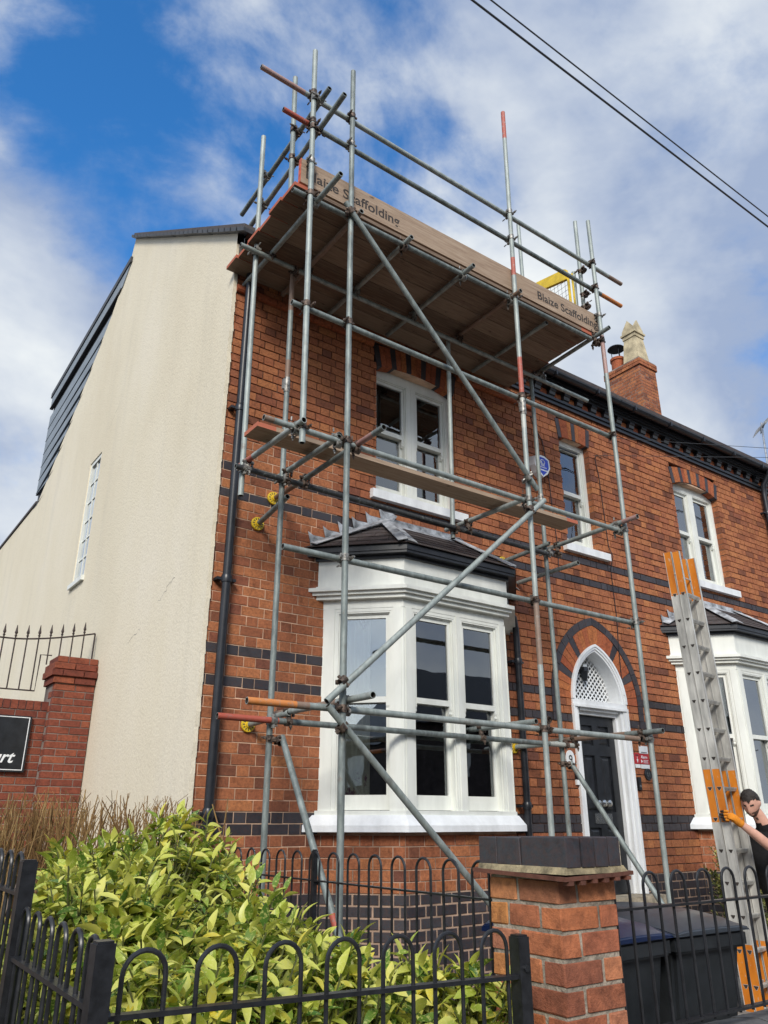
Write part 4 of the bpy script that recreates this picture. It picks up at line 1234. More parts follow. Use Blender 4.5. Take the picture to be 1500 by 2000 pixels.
# standards (uprights)
tube('standard', (2.942, YO, GZ), (2.916, YO, 8.376))
tube('standard', (4.885, YO, GZ), (4.976, YO, 9.221), [(0.955, 1.0, RED), (0.745, 0.77, RED), (0.585, 0.635, RED), (0.548, 0.585, WHT), (0.30, 0.36, RUS)])
tube('standard', (6.285, YO, GZ), (6.316, YO, 8.343), [(0.74, 0.80, PNK)])
tube('standard', (2.53, YO, 4.231), (2.489, YO, 8.333))
tube('standard', inn(2.917, GZ), inn(2.899, 6.63), [(0.80, 0.845, RUS), (0.93, 1.0, RUS)])
tube('standard', inn(4.865, 4.26), inn(4.892, 6.62))
tube('standard', inn(6.225, GZ), inn(6.204, 6.62))
tube('standard', inn(6.20, 6.9), inn(6.20, 8.97))
tube('standard', inn(2.523, 4.148), inn(2.482, 8.148))
tube('standard', (2.505, 4.935, 6.70), (2.50, 4.972, 8.396))
tube('standard', (6.30, 4.76, 6.98), (6.30, 4.745, 8.455))
tube('standard', (6.30, 4.87, 6.9), (6.30, 4.85, 7.76))
# long horizontals on the street side
def sc(p, y): k = y / YO; return (p[0] * k, y, 1.6 + (p[1] - 1.6) * k)
yg = YO + 0.05
def front(name, a, c, bands=(), y=yg): return tube(name, sc(a, y), sc(c, y), bands)
front('guard_rail', (1.96, 7.74), (6.815, 7.643), [(0, 0.09, PNK), (0.95, 1, RUS)])
front('guard_rail', (2.197, 7.395), (6.754, 7.296), [(0, 0.06, RED), (0.92, 1, ORG)])
front('ledger', (2.335, 6.565), (6.10, 6.578))
front('ledger', (2.382, 5.436), (6.24, 5.404))
front('ledger', (2.203, 4.343), (6.20, 4.33), [(0, 0.02, RUS)])
front('ledger', (2.412, 3.389), (6.23, 3.386))
front('ledger', (2.214, 2.316), (2.86, 2.318), [(0, 0.55, ORG), (0.55, 0.7, RUS)])
front('ledger', (2.99, 2.318), (6.12, 2.30), [(0.93, 1, RUS)])
yb = YI - 0.055
def sci(p): k = yb / 5.575; return (p[0] * k, yb, 1.6 + (p[1] - 1.6) * k)
tube('ledger', sci((2.332, 6.685)), sci((7.231, 6.64)))
tube('ledger', sci((2.465, 2.341)), sci((6.432, 2.326)), [(0, 0.13, RED), (0.9, 1, WHT)])
tube('ledger', sci((2.456, 4.405)), sci((6.247, 4.367)), [(0, 1.0, BLK)])
yd = YO - 0.052
front('brace', (2.863, 6.72), (5.053, 4.486), y=yd)
front('brace', (5.133, 4.401), (2.806, 2.359), y=yd)
front('brace', (2.815, 2.332), (4.50, 0.80), y=yd)
tube('raker', (2.95, YI - 0.05, 2.207), (2.90, 3.95, GZ + 0.02), [(0.55, 0.585, RED)])
tube('raker', (6.176, YI - 0.05, 2.147), (6.17, 3.95, GZ + 0.02))
# end guard rails
tube('guard_rail', (2.56, 4.399, 7.735), (2.56, 6.16, 7.607)); tube('guard_rail', (2.56, 4.139, 7.409), (2.56, 5.951, 7.269))
# transoms under the top deck
zt = 6.635
tube('transom', (2.585, 4.208, 6.59), (2.585, 6.02, 6.60))
for x, y0, y1, bd in ((2.99, 4.50, 5.95, RUS), (3.55, 4.50, 5.98, None), (4.28, 4.46, 5.90, None), (4.93, 4.47, 5.92, RUS), (5.55, 4.7, 5.9, None)):
    tube('transom', (x, y0, zt), (x, y1, zt), [(0, 1, bd)] if bd else ())
tube('transom', (6.25, 4.412, 6.70), (6.25, 5.66, 6.65))
# transoms of the middle lift
tube('transom', (3.05, 4.245, 4.385), (3.05, 5.955, 4.39), [(0.08, 0.22, PNK), (0.8, 1, RUS)])
tube('transom', (2.875, 4.60, 4.40), (2.875, 5.66, 4.42)); tube('transom', (2.50, 4.50, 4.385), (2.50, 5.60, 4.42), [(0.75, 1, RED)])
tube('transom', (2.90, 5.96, 4.11), (2.90, 5.45, 4.19)); tube('transom', (6.25, 4.368, 4.43), (6.25, 5.75, 4.425), [(0, 0.13, PNK)])
tube('transom', (6.17, 5.101, 4.125), (6.17, 5.985, 4.118)); tube('transom', (5.955, 5.955, 4.33), (6.09, 5.40, 4.41)); tube('transom', (4.95, 4.66, 4.395), (4.95, 5.78, 4.43))
# transoms of the lowest lift
tube('transom', (2.995, 4.292, 2.385), (2.995, 5.75, 2.40), [(0.30, 0.55, RUS), (0.80, 1, RUS)]); tube('transom', (2.93, 5.955, 2.345), (2.98, 5.40, 2.385))
tube('transom', (6.25, 4.394, 2.365), (6.25, 5.75, 2.375), [(0.3, 1, RUS)]); tube('transom', (5.0, 4.746, 2.395), (5.0, 5.75, 2.40)); tube('transom', (5.955, 5.955, 2.32), (6.1, 5.5, 2.33))
# wall pads (yellow slotted discs at the tube ends)
for (x, z) in ((3.04, 4.39), (2.895, 4.105), (2.925, 2.345), (5.95, 4.325), (5.955, 2.32)):
    m_ = MB(); y = 5.982
    m_.lathe((x, y, z), [(0.062, 0.012), (0.062, -0.002), (0.058, -0.007), (0.026, -0.008), (0.026, -0.022), (0.022, -0.022)], 24, axis='y')
    for k in range(12):
        a = k * math.pi / 6
        c, s = math.cos(a), math.sin(a)
        m_.add([(x + r * c - w * s, y - 0.0088, z + r * s + w * c) for r, w in ((0.034, -0.004), (0.052, -0.004), (0.052, 0.004), (0.034, 0.004))], [(0, 1, 2, 3)], mat=1)
    m_.build('wall_pad', [M['yellow'], M['trim']], scaf, org=(x, y, z))
# couplers at every crossing
def SX(i, z):
    a = {'B': ((2.942, GZ), (2.916, 8.376)), 'C': ((4.885, GZ), (4.976, 9.221)), 'D': ((6.285, GZ), (6.316, 8.343)), 'S': ((2.53, 4.231), (2.489, 8.333))}[i]
    t = (z - a[0][1]) / (a[1][1] - a[0][1]); return a[0][0] + (a[1][0] - a[0][0]) * t
def lz(a, c, x):
    k = yg / YO; ax, az, cx, cz = a[0] * k, 1.6 + (a[1] - 1.6) * k, c[0] * k, 1.6 + (c[1] - 1.6) * k
    return az + (cz - az) * (x - ax) / (cx - ax)
for (a, c, who) in (((1.96, 7.74), (6.815, 7.643), 'SBCD'), ((2.197, 7.395), (6.754, 7.296), 'SBCD'), ((2.335, 6.565), (6.10, 6.578), 'SBCD'), ((2.382, 5.436), (6.24, 5.404), 'SBCD'),
                    ((2.203, 4.343), (6.20, 4.33), 'SBCD'), ((2.412, 3.389), (6.23, 3.386), 'BCD'), ((2.214, 2.316), (6.12, 2.30), 'BCD')):
    for w in who:
        x = SX(w, lz(a, c, 3.5)); z = lz(a, c, x)
        coupler((x, YO, z), Z, X, (x, yg, z))
for x, z in ((2.483, 6.66), (2.90, 6.62), (6.20, 6.62), (2.52, 4.38), (2.905, 4.37), (4.866, 4.35), (6.215, 4.35), (2.91, 2.33), (6.22, 2.32)):
    q_ = inn(x, z); coupler(q_, Z, X, (q_[0], yb, q_[2]))
d1 = (Vector((5.053, 0, 4.486)) - Vector((2.863, 0, 6.72))).normalized(); d2 = (Vector((2.806, 0, 2.359)) - Vector((5.133, 0, 4.401))).normalized(); d3 = Vector((1.685, 0, -1.53)).normalized()
for (p, d) in (((2.92, 6.60), d1), ((4.93, 4.55), d1), ((4.93, 4.235), d2), ((2.935, 2.50), d2), ((2.935, 2.19), d3)):
    coupler((p[0], YO, p[1]), Z, d, (p[0] * yd / YO, yd, p[1]))
coupler(inn(2.917, 2.20), Z, Vector((0.0, -0.6, -0.8)), (2.935, YI - 0.045, 2.18)); coupler(inn(6.22, 2.14), Z, Vector((0, -.6, -.8)), (6.16, YI - 0.045, 2.12))
for (x, z, zl) in ((2.585, 6.595, 6.57), (2.99, 6.635, 6.58), (3.55, 6.635, 6.59), (4.28, 6.635, 6.585), (4.93, 6.635, 6.58), (6.25, 6.70, 6.60)):
    coupler((x, yg, zl), X, Y, (x, yg, z + 0.012)); coupler((x, yb, 6.57), X, Y, (x, yb, z + 0.005))
for (x, z) in ((3.05, 4.39), (2.875, 4.41), (2.50, 4.39), (4.95, 4.41), (6.25, 4.43)):
    coupler((x, yg, 4.34), X, Y, (x, yg, z)); coupler((x, yb, 4.325), X, Y, (x, yb, z + .01))
for (x, z) in ((2.995, 2.39), (5.0, 2.395), (6.25, 2.37)):
    coupler((x, yg, 2.31), X, Y, (x, yg, z)); coupler((x, yb, 2.315), X, Y, (x, yb, z + .015))
for (y, z, zz) in ((4.56, 7.725, 7.70), (4.56, 7.375, 7.36), (4.95, 7.69, 0), (4.95, 7.345, 0), (5.57, 7.65, 0), (5.57, 7.30, 0)):
    coupler((2.50, y, z), Z, Y, (2.56, y, z))
for z in (7.70, 7.36, 7.18): coupler((6.30, 4.75, z), Z, X, (6.30, 4.70, z))
for z in (6.98,): coupler((2.505, YO, z), Z, X, (2.505, YO + .05, z)); coupler((6.31, YO, z), Z, X, (6.31, YO + .05, z))
# joint sleeves on spliced tubes
for p in (inn(2.901, 5.35), (4.94, YO, 5.32), inn(6.208, 5.0)):
    m_ = MB(); m_.lathe(Vector(p) - Vector((0, 0, 0.075)), [(0.028, 0), (0.030, 0.01), (0.030, 0.14), (0.028, 0.15)], 14); m_.box(p[0] - 0.045, p[0] - 0.025, p[1] - 0.012, p[1] + 0.012, p[2] - 0.05, p[2] + 0.05)
    m_.build('joint_sleeve', M['coupler2'], scaf, org=p, smooth=True)
for p in ((2.942, YO), (4.885, YO), (6.285, YO), (2.917 * KI, YI), (6.225 * KI, YI)):
    m_ = MB(); m_.box(p[0] - .075, p[0] + .075, p[1] - .075, p[1] + .075, GZ + 0.001 + .03, GZ + .038); m_.build('base_plate', M['coupler2'], scaf, org=(p[0], p[1], GZ))

# ---------------------------------------------------------------- timber boards
def sboard(name, x0, x1, y0, y1, z0, z1, mat, label, cat, group=None, ends=True, sag=0.0):
    m_ = MB()
    cuts = [0, 0.045, 0.955, 1.0] if ends else [0, 1]
    n = len(cuts) - 1
    for i in range(n):
        xa, xb = x0 + (x1 - x0) * cuts[i], x0 + (x1 - x0) * cuts[i + 1]
        red = (0.46, 0.11, 0.055, 0.85) if ends and i in (0, n - 1) and (xb - xa) > 0.001 else (0, 0, 0, 0)
        if ends: red = (0.46, 0.11, 0.055, 0.85) if i != 1 else (0, 0, 0, 0)
        V = [(xa, y0, z0), (xb, y0, z0), (xb, y1, z0), (xa, y1, z0), (xa, y0, z1), (xb, y0, z1), (xb, y1, z1), (xa, y1, z1)]
        Fs = [(0, 1, 5, 4), (2, 3, 7, 6), (4, 5, 6, 7), (3, 2, 1, 0)]
        if i == 0: Fs.append((3, 0, 4, 7))
        if i == n - 1: Fs.append((1, 2, 6, 5))
        # only a short end band is painted; the underside shows bare timber
        m_.add(V, Fs[:3] + Fs[4:], col=red); m_.add(V, Fs[3:4], col=(0, 0, 0, 0))
    o = m_.build(name, mat, None, org=(x0, y0, z0), fixn=False)
    return setp(o, label, cat, group)
names = ['outermost scaffold board of the top deck, next to the lettered toe board', 'second scaffold board of the top deck from the street side', 'third scaffold board of the top deck from the street side',
         'fourth scaffold board of the top deck from the street side', 'fifth scaffold board of the top deck, one short of the house wall', 'innermost scaffold board of the top deck, closest to the house wall']
for i in range(6):
    y = 4.615 + i * 0.2285
    sboard('scaffold_board', 2.375 + random.uniform(-.02, .02), 6.20 + random.uniform(-.02, .02) + (0.02 if i > 2 else 0), y + 0.004, y + 0.2245, 6.682 + random.uniform(0, .004), 6.722, M['board'], names[i], 'board', 'boards of the top scaffold deck')
sboard('scaffold_board', 2.315, 5.99, 4.905, 5.135, 4.455, 4.493, M['board2'], 'single pale scaffold board laid along the middle lift below the first floor window', 'board')
toe = sboard('toe_board', 2.43, 6.36, 4.625, 4.662, 6.755, 7.022, M['board2'], 'upright lettered toe board along the front edge of the top deck', 'board', ends=False)
m_ = MB(); m_.box(2.4285, 2.432, 4.6235, 4.6635, 6.7535, 7.0235); m_.build('painted_end', M['redpaint'], toe, org=(2.43, 4.62, 6.75))
M['ink'] = simple('stencil_ink', (0.055, 0.045, 0.04), 0.9, var=0.4, nscale=40, bump=0)
def text_mesh(body, size, mat, bold=0.0, shear=0.0, align='LEFT', space=1.0):
    cu = bpy.data.curves.new('text', 'FONT')
    cu.body = body; cu.size = size; cu.offset = bold; cu.shear = shear; cu.align_x = align; cu.extrude = 0.0004; cu.space_character = space
    cu.resolution_u = 4
    o = bpy.data.objects.new('text', cu); COL.objects.link(o)
    dg = bpy.context.evaluated_depsgraph_get()
    me = bpy.data.meshes.new_from_object(o.evaluated_get(dg))
    bpy.data.objects.remove(o); bpy.data.curves.remove(cu)
    me.materials.clear(); me.materials.append(mat)
    return me
for x in (2.475, 5.35):
    o = link('lettering', text_mesh('Blaize Scaffolding', 0.150 if x < 3 else 0.142, M['ink'], 0.0022), toe, (x, 4.6238, 6.825))
    o.rotation_euler = (R(90), 0, 0)
# yellow safety gate at the right end of the deck
gate = empty('safety_gate', (6.2, 5.1, 6.75), 'yellow hinged safety gate with wire mesh at the far end of the top deck', 'gate')
m_ = MB()
A_, B_ = Vector((6.2, 5.36, 0)), Vector((6.2, 4.86, 0))
m_.tube([A_ + Z * 6.78, A_ + Z * 7.80], 0.016, 8); m_.tube([B_ + Z * 6.78, B_ + Z * 7.70, B_ + Z * 7.76 + Y * 0.03], 0.016, 8)
m_.prism([(6.18, 5.40, 7.74), (6.18, 4.87, 7.62), (6.18, 4.87, 7.76), (6.18, 4.90, 7.78), (6.18, 5.40, 7.88)], (0.04, 0, 0))
m_.tube([A_ + Z * 6.85, B_ + Z * 6.85], 0.016, 8)
m_.build('gate_frame', M['yellow'], gate, org=(6.2, 5.1, 6.8))
m_ = MB()
for i in range(1, 9): m_.tube([A_ + (B_ - A_) * i / 9 + Z * 6.85, A_ + (B_ - A_) * i / 9 + Z * 7.7], 0.0022, 4)
for i in range(1, 12): m_.tube([A_ + Z * (6.85 + i * .07), B_ + Z * (6.85 + i * .07)], 0.0022, 4)
m_.build('wire_mesh', M['coupler2'], gate, org=(6.2, 5.1, 6.9))
m_ = MB(); m_.tube([(6.2, 4.80, 6.78), (6.2, 4.80, 7.66)], 0.012, 8); m_.build('hinge_post', M['yellow'], gate, org=(6.2, 4.8, 6.8))
# ---------------------------------------------------------------- bow-top railings
def bow_path(c, u, w, z0, zt, n=10):
    """hairpin bar: up, over, down"""
    r = w / 2
    p = [c - u * r + Z * z0, c - u * r + Z * (zt - r)]
    p += [c - u * r * math.cos(math.pi * i / n) + Z * (zt - r + r * math.sin(math.pi * i / n)) for i in range(1, n)]
    p += [c + u * r + Z * (zt - r), c + u * r + Z * z0]
    return p
def railing(name, A, C, rails, zt, z0, n, w, label, posts=(), slope_=0.0, bar=0.0062, first=None, rail_h=0.010, rail_d=0.017, post_h=0.024):
    A, C = Vector(A), Vector(C)
    L_ = (C - A).length; u = (C - A) / L_
    f = empty(name, A, label, 'fence')
    per = L_ / n
    nn = Vector((-u.y, u.x, 0))
    for i in range(n):
        c = A + u * per * (i + 0.5)
        dz = slope_ * per * (i + 0.5)
        m_ = MB()
        pth = [p + Z * (dz if k < 99 else 0) for k, p in enumerate(bow_path(c, u, w, z0, zt))]
        m_.tube(pth, bar, 8); m_.build('bow', M['fence'], f, smooth=True, org=c + Z * z0)
    for zr in rails:
        m_ = MB()
        a, c = A + Z * zr, C + Z * (zr + slope_ * L_)
        V = [a - nn * rail_d, c - nn * rail_d, c + nn * rail_d, a + nn * rail_d]
        m_.prism(V, Z * rail_h); m_.build('rail', M['fence'], f, org=a)
    for (s, zp) in posts:
        p = A + u * s
        m_ = MB(); h = post_h
        m_.box(p.x - h, p.x + h, p.y - h, p.y + h, GZ, zp - 0.006)
        m_.box(p.x - h + .004, p.x + h - .004, p.y - h + .004, p.y + h - .004, zp - 0.0059, zp)
        po = m_.build('post', M['fence'], f, org=(p.x, p.y, GZ))
        for zr in rails:
            m_ = MB(); m_.tube([p - nn * 0.024 + Z * (zr - .01), p - nn * 0.034 + Z * (zr - .01)], 0.011, 8); m_.build('bolt', M['fence'], po, org=p + Z * zr)
    return f
# front panel, running to the pier
railing('bow_top_railing', (0.712, 2.15, 0), (2.09, 2.15, 0), (1.160, 0.36), 1.305, GZ, 7, 0.112, 'black bow-top railing panel in front of the spotted laurel, nearest the camera', ((1.395, 1.247),), slope_=-0.030, bar=0.0068, rail_h=0.012)
railing('bow_top_railing', (0.69, 2.12, 0), (0.69, 2.98, 0), (1.185, 0.36), 1.335, GZ, 6, 0.085, 'black side railing panel stepping down between two square posts at the left edge', ((0.0, 1.335), (0.86, 1.485)), slope_=0.012, bar=0.0068, rail_h=0.012)
railing('bow_top_railing', (0.69, 3.03, 0), (0.69, 5.0, 0), (1.375, 0.45), 1.50, GZ, 12, 0.09, 'black railing panel cut by the left picture edge, behind the taller square post', (), slope_=0.01, bar=0.0068)
railing('bow_top_railing', (2.43, 2.59, 0), (2.43, 5.10, 0), (1.300, 0.35), 1.447, GZ, 13, 0.105, 'thin black bow-top railing between laurel and bay window, running back from the pier', ((1.45, 1.46),), post_h=0.013, bar=0.0062, rail_h=0.008, rail_d=0.012)
railing('bow_top_railing', (2.70, 2.42, 0), (5.72, 2.42, 0), (1.248, 0.80), 1.392, 0.79, 15, 0.103, 'black bow-top railing on the dwarf wall in front of the wheelie bins', (), bar=0.0068, rail_h=0.010)

# ---------------------------------------------------------------- gate pier and dwarf wall
PB = [rough_brick(i, M['pierbrick']) for i in range(7)]
pier = empty('gate_pier', (2.37, 2.2, GZ), 'short square orange brick gate pier with black coping bricks, beside the bins', 'pier')
px0, px1, py0, py1 = 2.372, 2.692, 2.20, 2.57
m_ = MB(); m_.box(px0 + .006, px1 - .006, py0 + .006, py1 - .006, GZ, 1.405); core = m_.build('pier_core', M['pmortar'], pier, org=(px0, py0, GZ))
g = 0.0887; z = 1.402 - g; row = 0
while z > GZ - 0.05:
    j = 0.013
    # street face (along x) and side face (along y), corner bricks turn the corner
    if row % 2 == 0: fx = [(0, 0.105), (0.105, 0.320)]; fy = [(0.215, 0.370)] ; turn = (0.105, 0.215)
    else: fx = [(0, 0.215), (0.215, 0.320)]; fy = [(0.105, 0.370)]; turn = (0.215, 0.105)
    dz = lambda: random.uniform(-.002, .002)
    dd = lambda: random.uniform(-.003, .003)
    zz = z + j / 2; h = g - j
    put_brick(random.choice(PB), core, (px0 + dd(), py0 + dd(), zz), (turn[0] - j / 2, turn[1] - j / 2, h))
    a, c = fx[1]; put_brick(random.choice(PB), core, (px0 + a + j / 2, py0 + dd(), zz + dz()), (c - a - j / 2, 0.10, h))
    a, c = fy[0]
    if c - a > 0.24: put_brick(random.choice(PB), core, (px0 + dd(), py0 + a + j / 2, zz + dz()), (0.10, 0.155, h)); put_brick(random.choice(PB), core, (px0 + dd(), py0 + a + 0.165 + j / 2, zz), (0.10, c - a - 0.165 - j / 2, h))
    else: put_brick(random.choice(PB), core, (px0 + dd(), py0 + a + j / 2, zz + dz()), (0.10, c - a - j / 2, h))
    put_brick(random.choice(PB), core, (px1 - 0.06, py0 + 0.11, zz), (0.06, 0.12, h)); put_brick(random.choice(PB), core, (px1 - 0.06, py0 + 0.24, zz), (0.06, 0.13, h))
    z -= g; row += 1
# creasing tiles with nibs, mortar fillet, blue bricks on edge
def uneven(x): return 0.012 * math.sin(x * 9.0 + 0.6)
for i in range(3):
    a, c = 2.325 + i * 0.130, 2.325 + (i + 1) * 0.130 - 0.003
    m_ = MB(); zt_ = 1.408 + (i - 1) * 0.004
    m_.prism([(a, 2.12, zt_ - 0.004), (c, 2.12, zt_), (c, 2.615, zt_ + 0.012), (a, 2.615, zt_ + 0.010)], (0, 0, 0.014), rnd=random.random() + .001)
    for k in range(2): x = a + 0.02 + k * 0.065; m_.box(x, x + 0.026, 2.121, 2.15, zt_ - 0.017, zt_ - 0.0025)
    m_.build('creasing_tile', M['tile'], pier, org=(a, 2.12, zt_))
M['fillet'] = simple('mossy_mortar', (0.27, 0.22, 0.13), 0.95, var=0.4, nscale=14, bump=0.8, bdist=0.01)
m_ = MB(); m_.prism([(2.335, 2.124, 1.422), (2.69, 2.124, 1.422), (2.672, 2.134, 1.446), (2.350, 2.134, 1.446)], (0, 0.47, 0))
m_.build('mortar_fillet', M['fillet'], pier, org=(2.34, 2.13, 1.43))
CBr = [rough_brick(20 + i, M['blue'], 0.022, 0.6) for i in range(3)]
cap = MB(); cap.box(2.362, 2.668, 2.138, 2.588, 1.446, 1.532); cap = cap.build('cap_core', M['pmortar'], pier, org=(2.36, 2.13, 1.44))
x = 2.352
for i, w in enumerate((0.072, 0.066, 0.070, 0.066)):
    put_brick(random.choice(CBr), cap, (x, 2.130 + random.uniform(-.003, .002), 1.443), (w + .004, 0.23, 0.104)); x += w + 0.009
for i, (a, c) in enumerate(((2.366, 2.492), (2.500, 2.603))):
    put_brick(random.choice(CBr), cap, (2.350 + random.uniform(-.003, .003), a, 1.444), (0.16, c - a, 0.101)); put_brick(random.choice(CBr), cap, (2.52, a, 1.4445), (0.152, c - a, 0.100))
dwarf = empty('dwarf_wall', (2.70, 2.3, GZ), 'low brick wall with grey coping under the right-hand railing', 'wall')
m_ = MB(); m_.box(2.695, 6.2, 2.34, 2.55, GZ - .02, 0.665); wb_ = m_.build('wall_body', M['pmortar'], dwarf, org=(2.7, 2.34, GZ))
z = 0.665 - 0.0887
row = 0
while z > GZ - .03:
    x = 2.70 - (0.11 if row % 2 else 0)
    while x < 6.1:
        put_brick(random.choice(PB), wb_, (max(x, 2.696) + .005, 2.332, z + .006), (0.225 - .010 - max(0, 2.696 - x), 0.08, 0.0887 - .012)); x += 0.225
    z -= 0.0887; row += 1
M['coping'] = simple('grey_coping', (0.105, 0.105, 0.108), 0.6, var=0.25, nscale=9, bump=0.3)
cpm = MB(); cpm.prism([(0, 0, 0), (0, 0.29, 0), (0, 0.29, 0.055), (0, 0.145, 0.075), (0, 0, 0.055)], (0.106, 0, 0)); cpm = cpm.mesh('coping_brick', M['coping'])
x = 2.70
while x < 6.1: link('coping_brick', cpm, dwarf, (x, 2.30, 0.668 + random.uniform(-.002, .002))); x += 0.112

# ---------------------------------------------------------------- wheelie bins
M['binbody'] = simple('dark_grey_bin_plastic', (0.028, 0.032, 0.036), 0.42, var=0.2, nscale=6, bump=0.12, bscale=140)
M['bluelid'] = simple('blue_bin_lid', (0.006, 0.015, 0.055), 0.28, var=0.15, nscale=5, bump=0.05)
M['greylid'] = simple('dark_grey_bin_lid', (0.038, 0.045, 0.055), 0.3, var=0.2, nscale=5, bump=0.05)
def bin_(x, y, lid, label, rz=0.0):
    e = empty('wheelie_bin', (x, y, GZ), label, 'bin')
    e.rotation_euler = (0, 0, rz)
    def part(name, m_, mat, smooth=False, bev=0.0):
        me = m_.mesh(name, mat)
        if bev:
            bm = bmesh.new(); bm.from_mesh(me); bmesh.ops.remove_doubles(bm, verts=bm.verts, dist=1e-5)
            bmesh.ops.bevel(bm, geom=bm.edges[:], offset=bev, segments=2, affect='EDGES'); bm.to_mesh(me); bm.free()
            me.polygons.foreach_set('use_smooth', [True] * len(me.polygons)); me.set_sharp_from_angle(angle=R(50))
        o = bpy.data.objects.new(name, me); COL.objects.link(o); o.parent = e
        return o
    w, d = 0.275, 0.34
    m_ = MB()
    V = [(-w + .06, -d + .12, 0.03), (w - .06, -d + .12, 0.03), (w - .06, d - .08, 0.03), (-w + .06, d - .08, 0.03), (-w, -d, 0.94), (w, -d, 0.94), (w, d - .03, 0.94), (-w, d - .03, 0.94)]
    m_.add(V, [(0, 1, 5, 4), (1, 2, 6, 5), (2, 3, 7, 6), (3, 0, 4, 7), (4, 5, 6, 7), (3, 2, 1, 0)])
    part('bin_body', m_, M['binbody'], bev=0.02)
    m_ = MB(); m_.box(-w - .015, w + .015, -d - .035, d - .01, 0.885, 0.965); part('rim', m_, M['binbody'], bev=0.012)
    m_ = MB()
    prof = [(-d - .05, 0.966), (-d - .045, 0.990), (-d + .06, 1.03), (-d + .22, 1.052), (0.10, 1.072), (d - .06, 1.062), (d + .01, 1.04), (d + .03, 0.990), (d + .02, 0.966)]
    xs = [(-w - .03, 0.0), (-w + .05, 0.75), (-0.06, 1.0), (0.06, 1.0), (w - .05, 0.75), (w + .03, 0.0)]
    V = []; n = len(prof)
    for (xx, k) in xs:
        for (yy, zz) in prof: V.append((xx, yy, 0.966 + (zz - 0.966) * (0.45 + 0.55 * k)))
    Fs = [(i * n + j, (i + 1) * n + j, (i + 1) * n + j + 1, i * n + j + 1) for i in range(len(xs) - 1) for j in range(n - 1)]
    Fs += [tuple(range(n)), tuple(range((len(xs) - 1) * n, len(xs) * n))[::-1], tuple(i * n for i in range(len(xs))), tuple(i * n + n - 1 for i in range(len(xs)))[::-1]]
    m_.add(V, Fs)
    part('lid', m_, lid, bev=0.006)
    m_ = MB(); m_.tube([(-w + .02, d + .03, 0.99), (w - .02, d + .03, 0.99)], 0.018, 10); part('handle', m_, M['binbody'])
    for s in (-1, 1):
        m_ = MB(); m_.lathe((s * (w - .02), d - .06, 0.10), [(0.02, -0.025), (0.10, -0.025), (0.10, 0.025), (0.02, 0.025)], 18, axis='x'); part('wheel', m_, M['black'])
    return e
bin_(3.43, 3.10, M['bluelid'], 'black wheelie bin with blue lid, partly behind the brick pier', 0.03)
bin_(4.065, 3.08, M['greylid'], 'black wheelie bin with dark grey lid, right of the blue-lidded one', -0.05)

# ---------------------------------------------------------------- ladder
M['alu'] = simple('worn_aluminium', (0.55, 0.54, 0.50), 0.45, 0.25, var=0.26, nscale=11, bump=0.12, streak=True)
def scuffed():
    m, N, L, B = newmat('scuffed_orange_paint')
    c = mk_ramp(N, L, mk_noise(N, L, 9, 5, 0.6, sc=(1, 1, 0.3)), [(0.3, (0.50, 0.14, 0.008)), (0.65, (0.70, 0.23, 0.018))])
    s = mk_ramp(N, L, mk_noise(N, L, 26, 7, 0.75, sc=(1, 1, 0.45)), [(0.60, (0, 0, 0)), (0.66, (1, 1, 1))])
    L.new(mk_mix(N, L, mk_math(N, L, 'MULTIPLY', s, 0.75), c, (0.55, 0.48, 0.40)), B.inputs['Base Color'])
    B.inputs['Roughness'].default_value = 0.5
    return m
M['orange'] = scuffed()
lad = empty('extension_ladder', (6.98, 4.30, GZ), 'upright aluminium extension ladder with orange painted bands, held by the man', 'ladder')
ang = R(8)
lu = Vector((math.cos(ang), math.sin(ang), 0)); lt_ = Vector((-math.sin(ang), math.cos(ang), 0)); LO = Vector((6.86, 4.36, 0)); LEAN = Vector((0.125, -0.085, 0))
def LP(s, t, z): return LO + lu * s + lt_ * t + Z * z + LEAN * ((4.2 - z) / 4.1)
def lbox(m_, s0, s1, t0, t1, z0, z1, mat=0):
    V = []
    for z in (z0, z1):
        for (s, t) in ((s0, t0), (s1, t0), (s1, t1), (s0, t1)): V.append(LP(s, t, z))
    m_.add(V, [(0, 1, 5, 4), (1, 2, 6, 5), (2, 3, 7, 6), (3, 0, 4, 7), (4, 5, 6, 7), (3, 2, 1, 0)], mat=mat)
zones = [(GZ, 0.62, 1), (0.62, 1.60, 0), (1.60, 2.06, 1), (2.06, 3.74, 0), (3.74, 4.19, 1)]
LW = 0.36
for sec, (t0, dzs) in enumerate(((0.0, 0.0), (0.088, 0.012))):
    for s0 in (0.0, LW - 0.026):
        m_ = MB()
        for (za, zb, mt) in zones:
            zb2 = zb + (dzs if zb > 4 else 0)
            lbox(m_, s0 + 0.005, s0 + 0.021, t0 + 0.004, t0 + 0.076, za, zb2, mt)
            lbox(m_, s0, s0 + 0.026, t0, t0 + 0.0042, za, zb2, 0); lbox(m_, s0, s0 + 0.026, t0 + 0.0758, t0 + 0.080, za, zb2, 0)
        m_.build('stile', [M['alu'], M['orange']], lad, org=LO + lu * s0 + lt_ * t0 + Z * GZ)
    k = 0; z = 0.30 + sec * 0.0
    while z < 4.0:
        m_ = MB(); a = LP(0.0045, t0 + 0.04, z)
        tri = [(-0.024, 0.015), (0.024, 0.015), (0.020, 0.004), (0.006, -0.018), (-0.006, -0.018), (-0.020, 0.004)]
        m_.prism([a + lt_ * p[0] + Z * p[1] for p in tri], lu * (LW - 0.009))
        m_.build('rung', M['alu'], lad, org=a)
        m_ = MB(); q = LP(0.0042, t0 + 0.04, z)
        m_.prism([q + lt_ * p[0] * 0.85 + Z * p[1] * 0.85 for p in tri], -lu * 0.0006)
        m_.build('rung_end', M['hollow'], lad, org=q)
        z += 0.265; k += 1
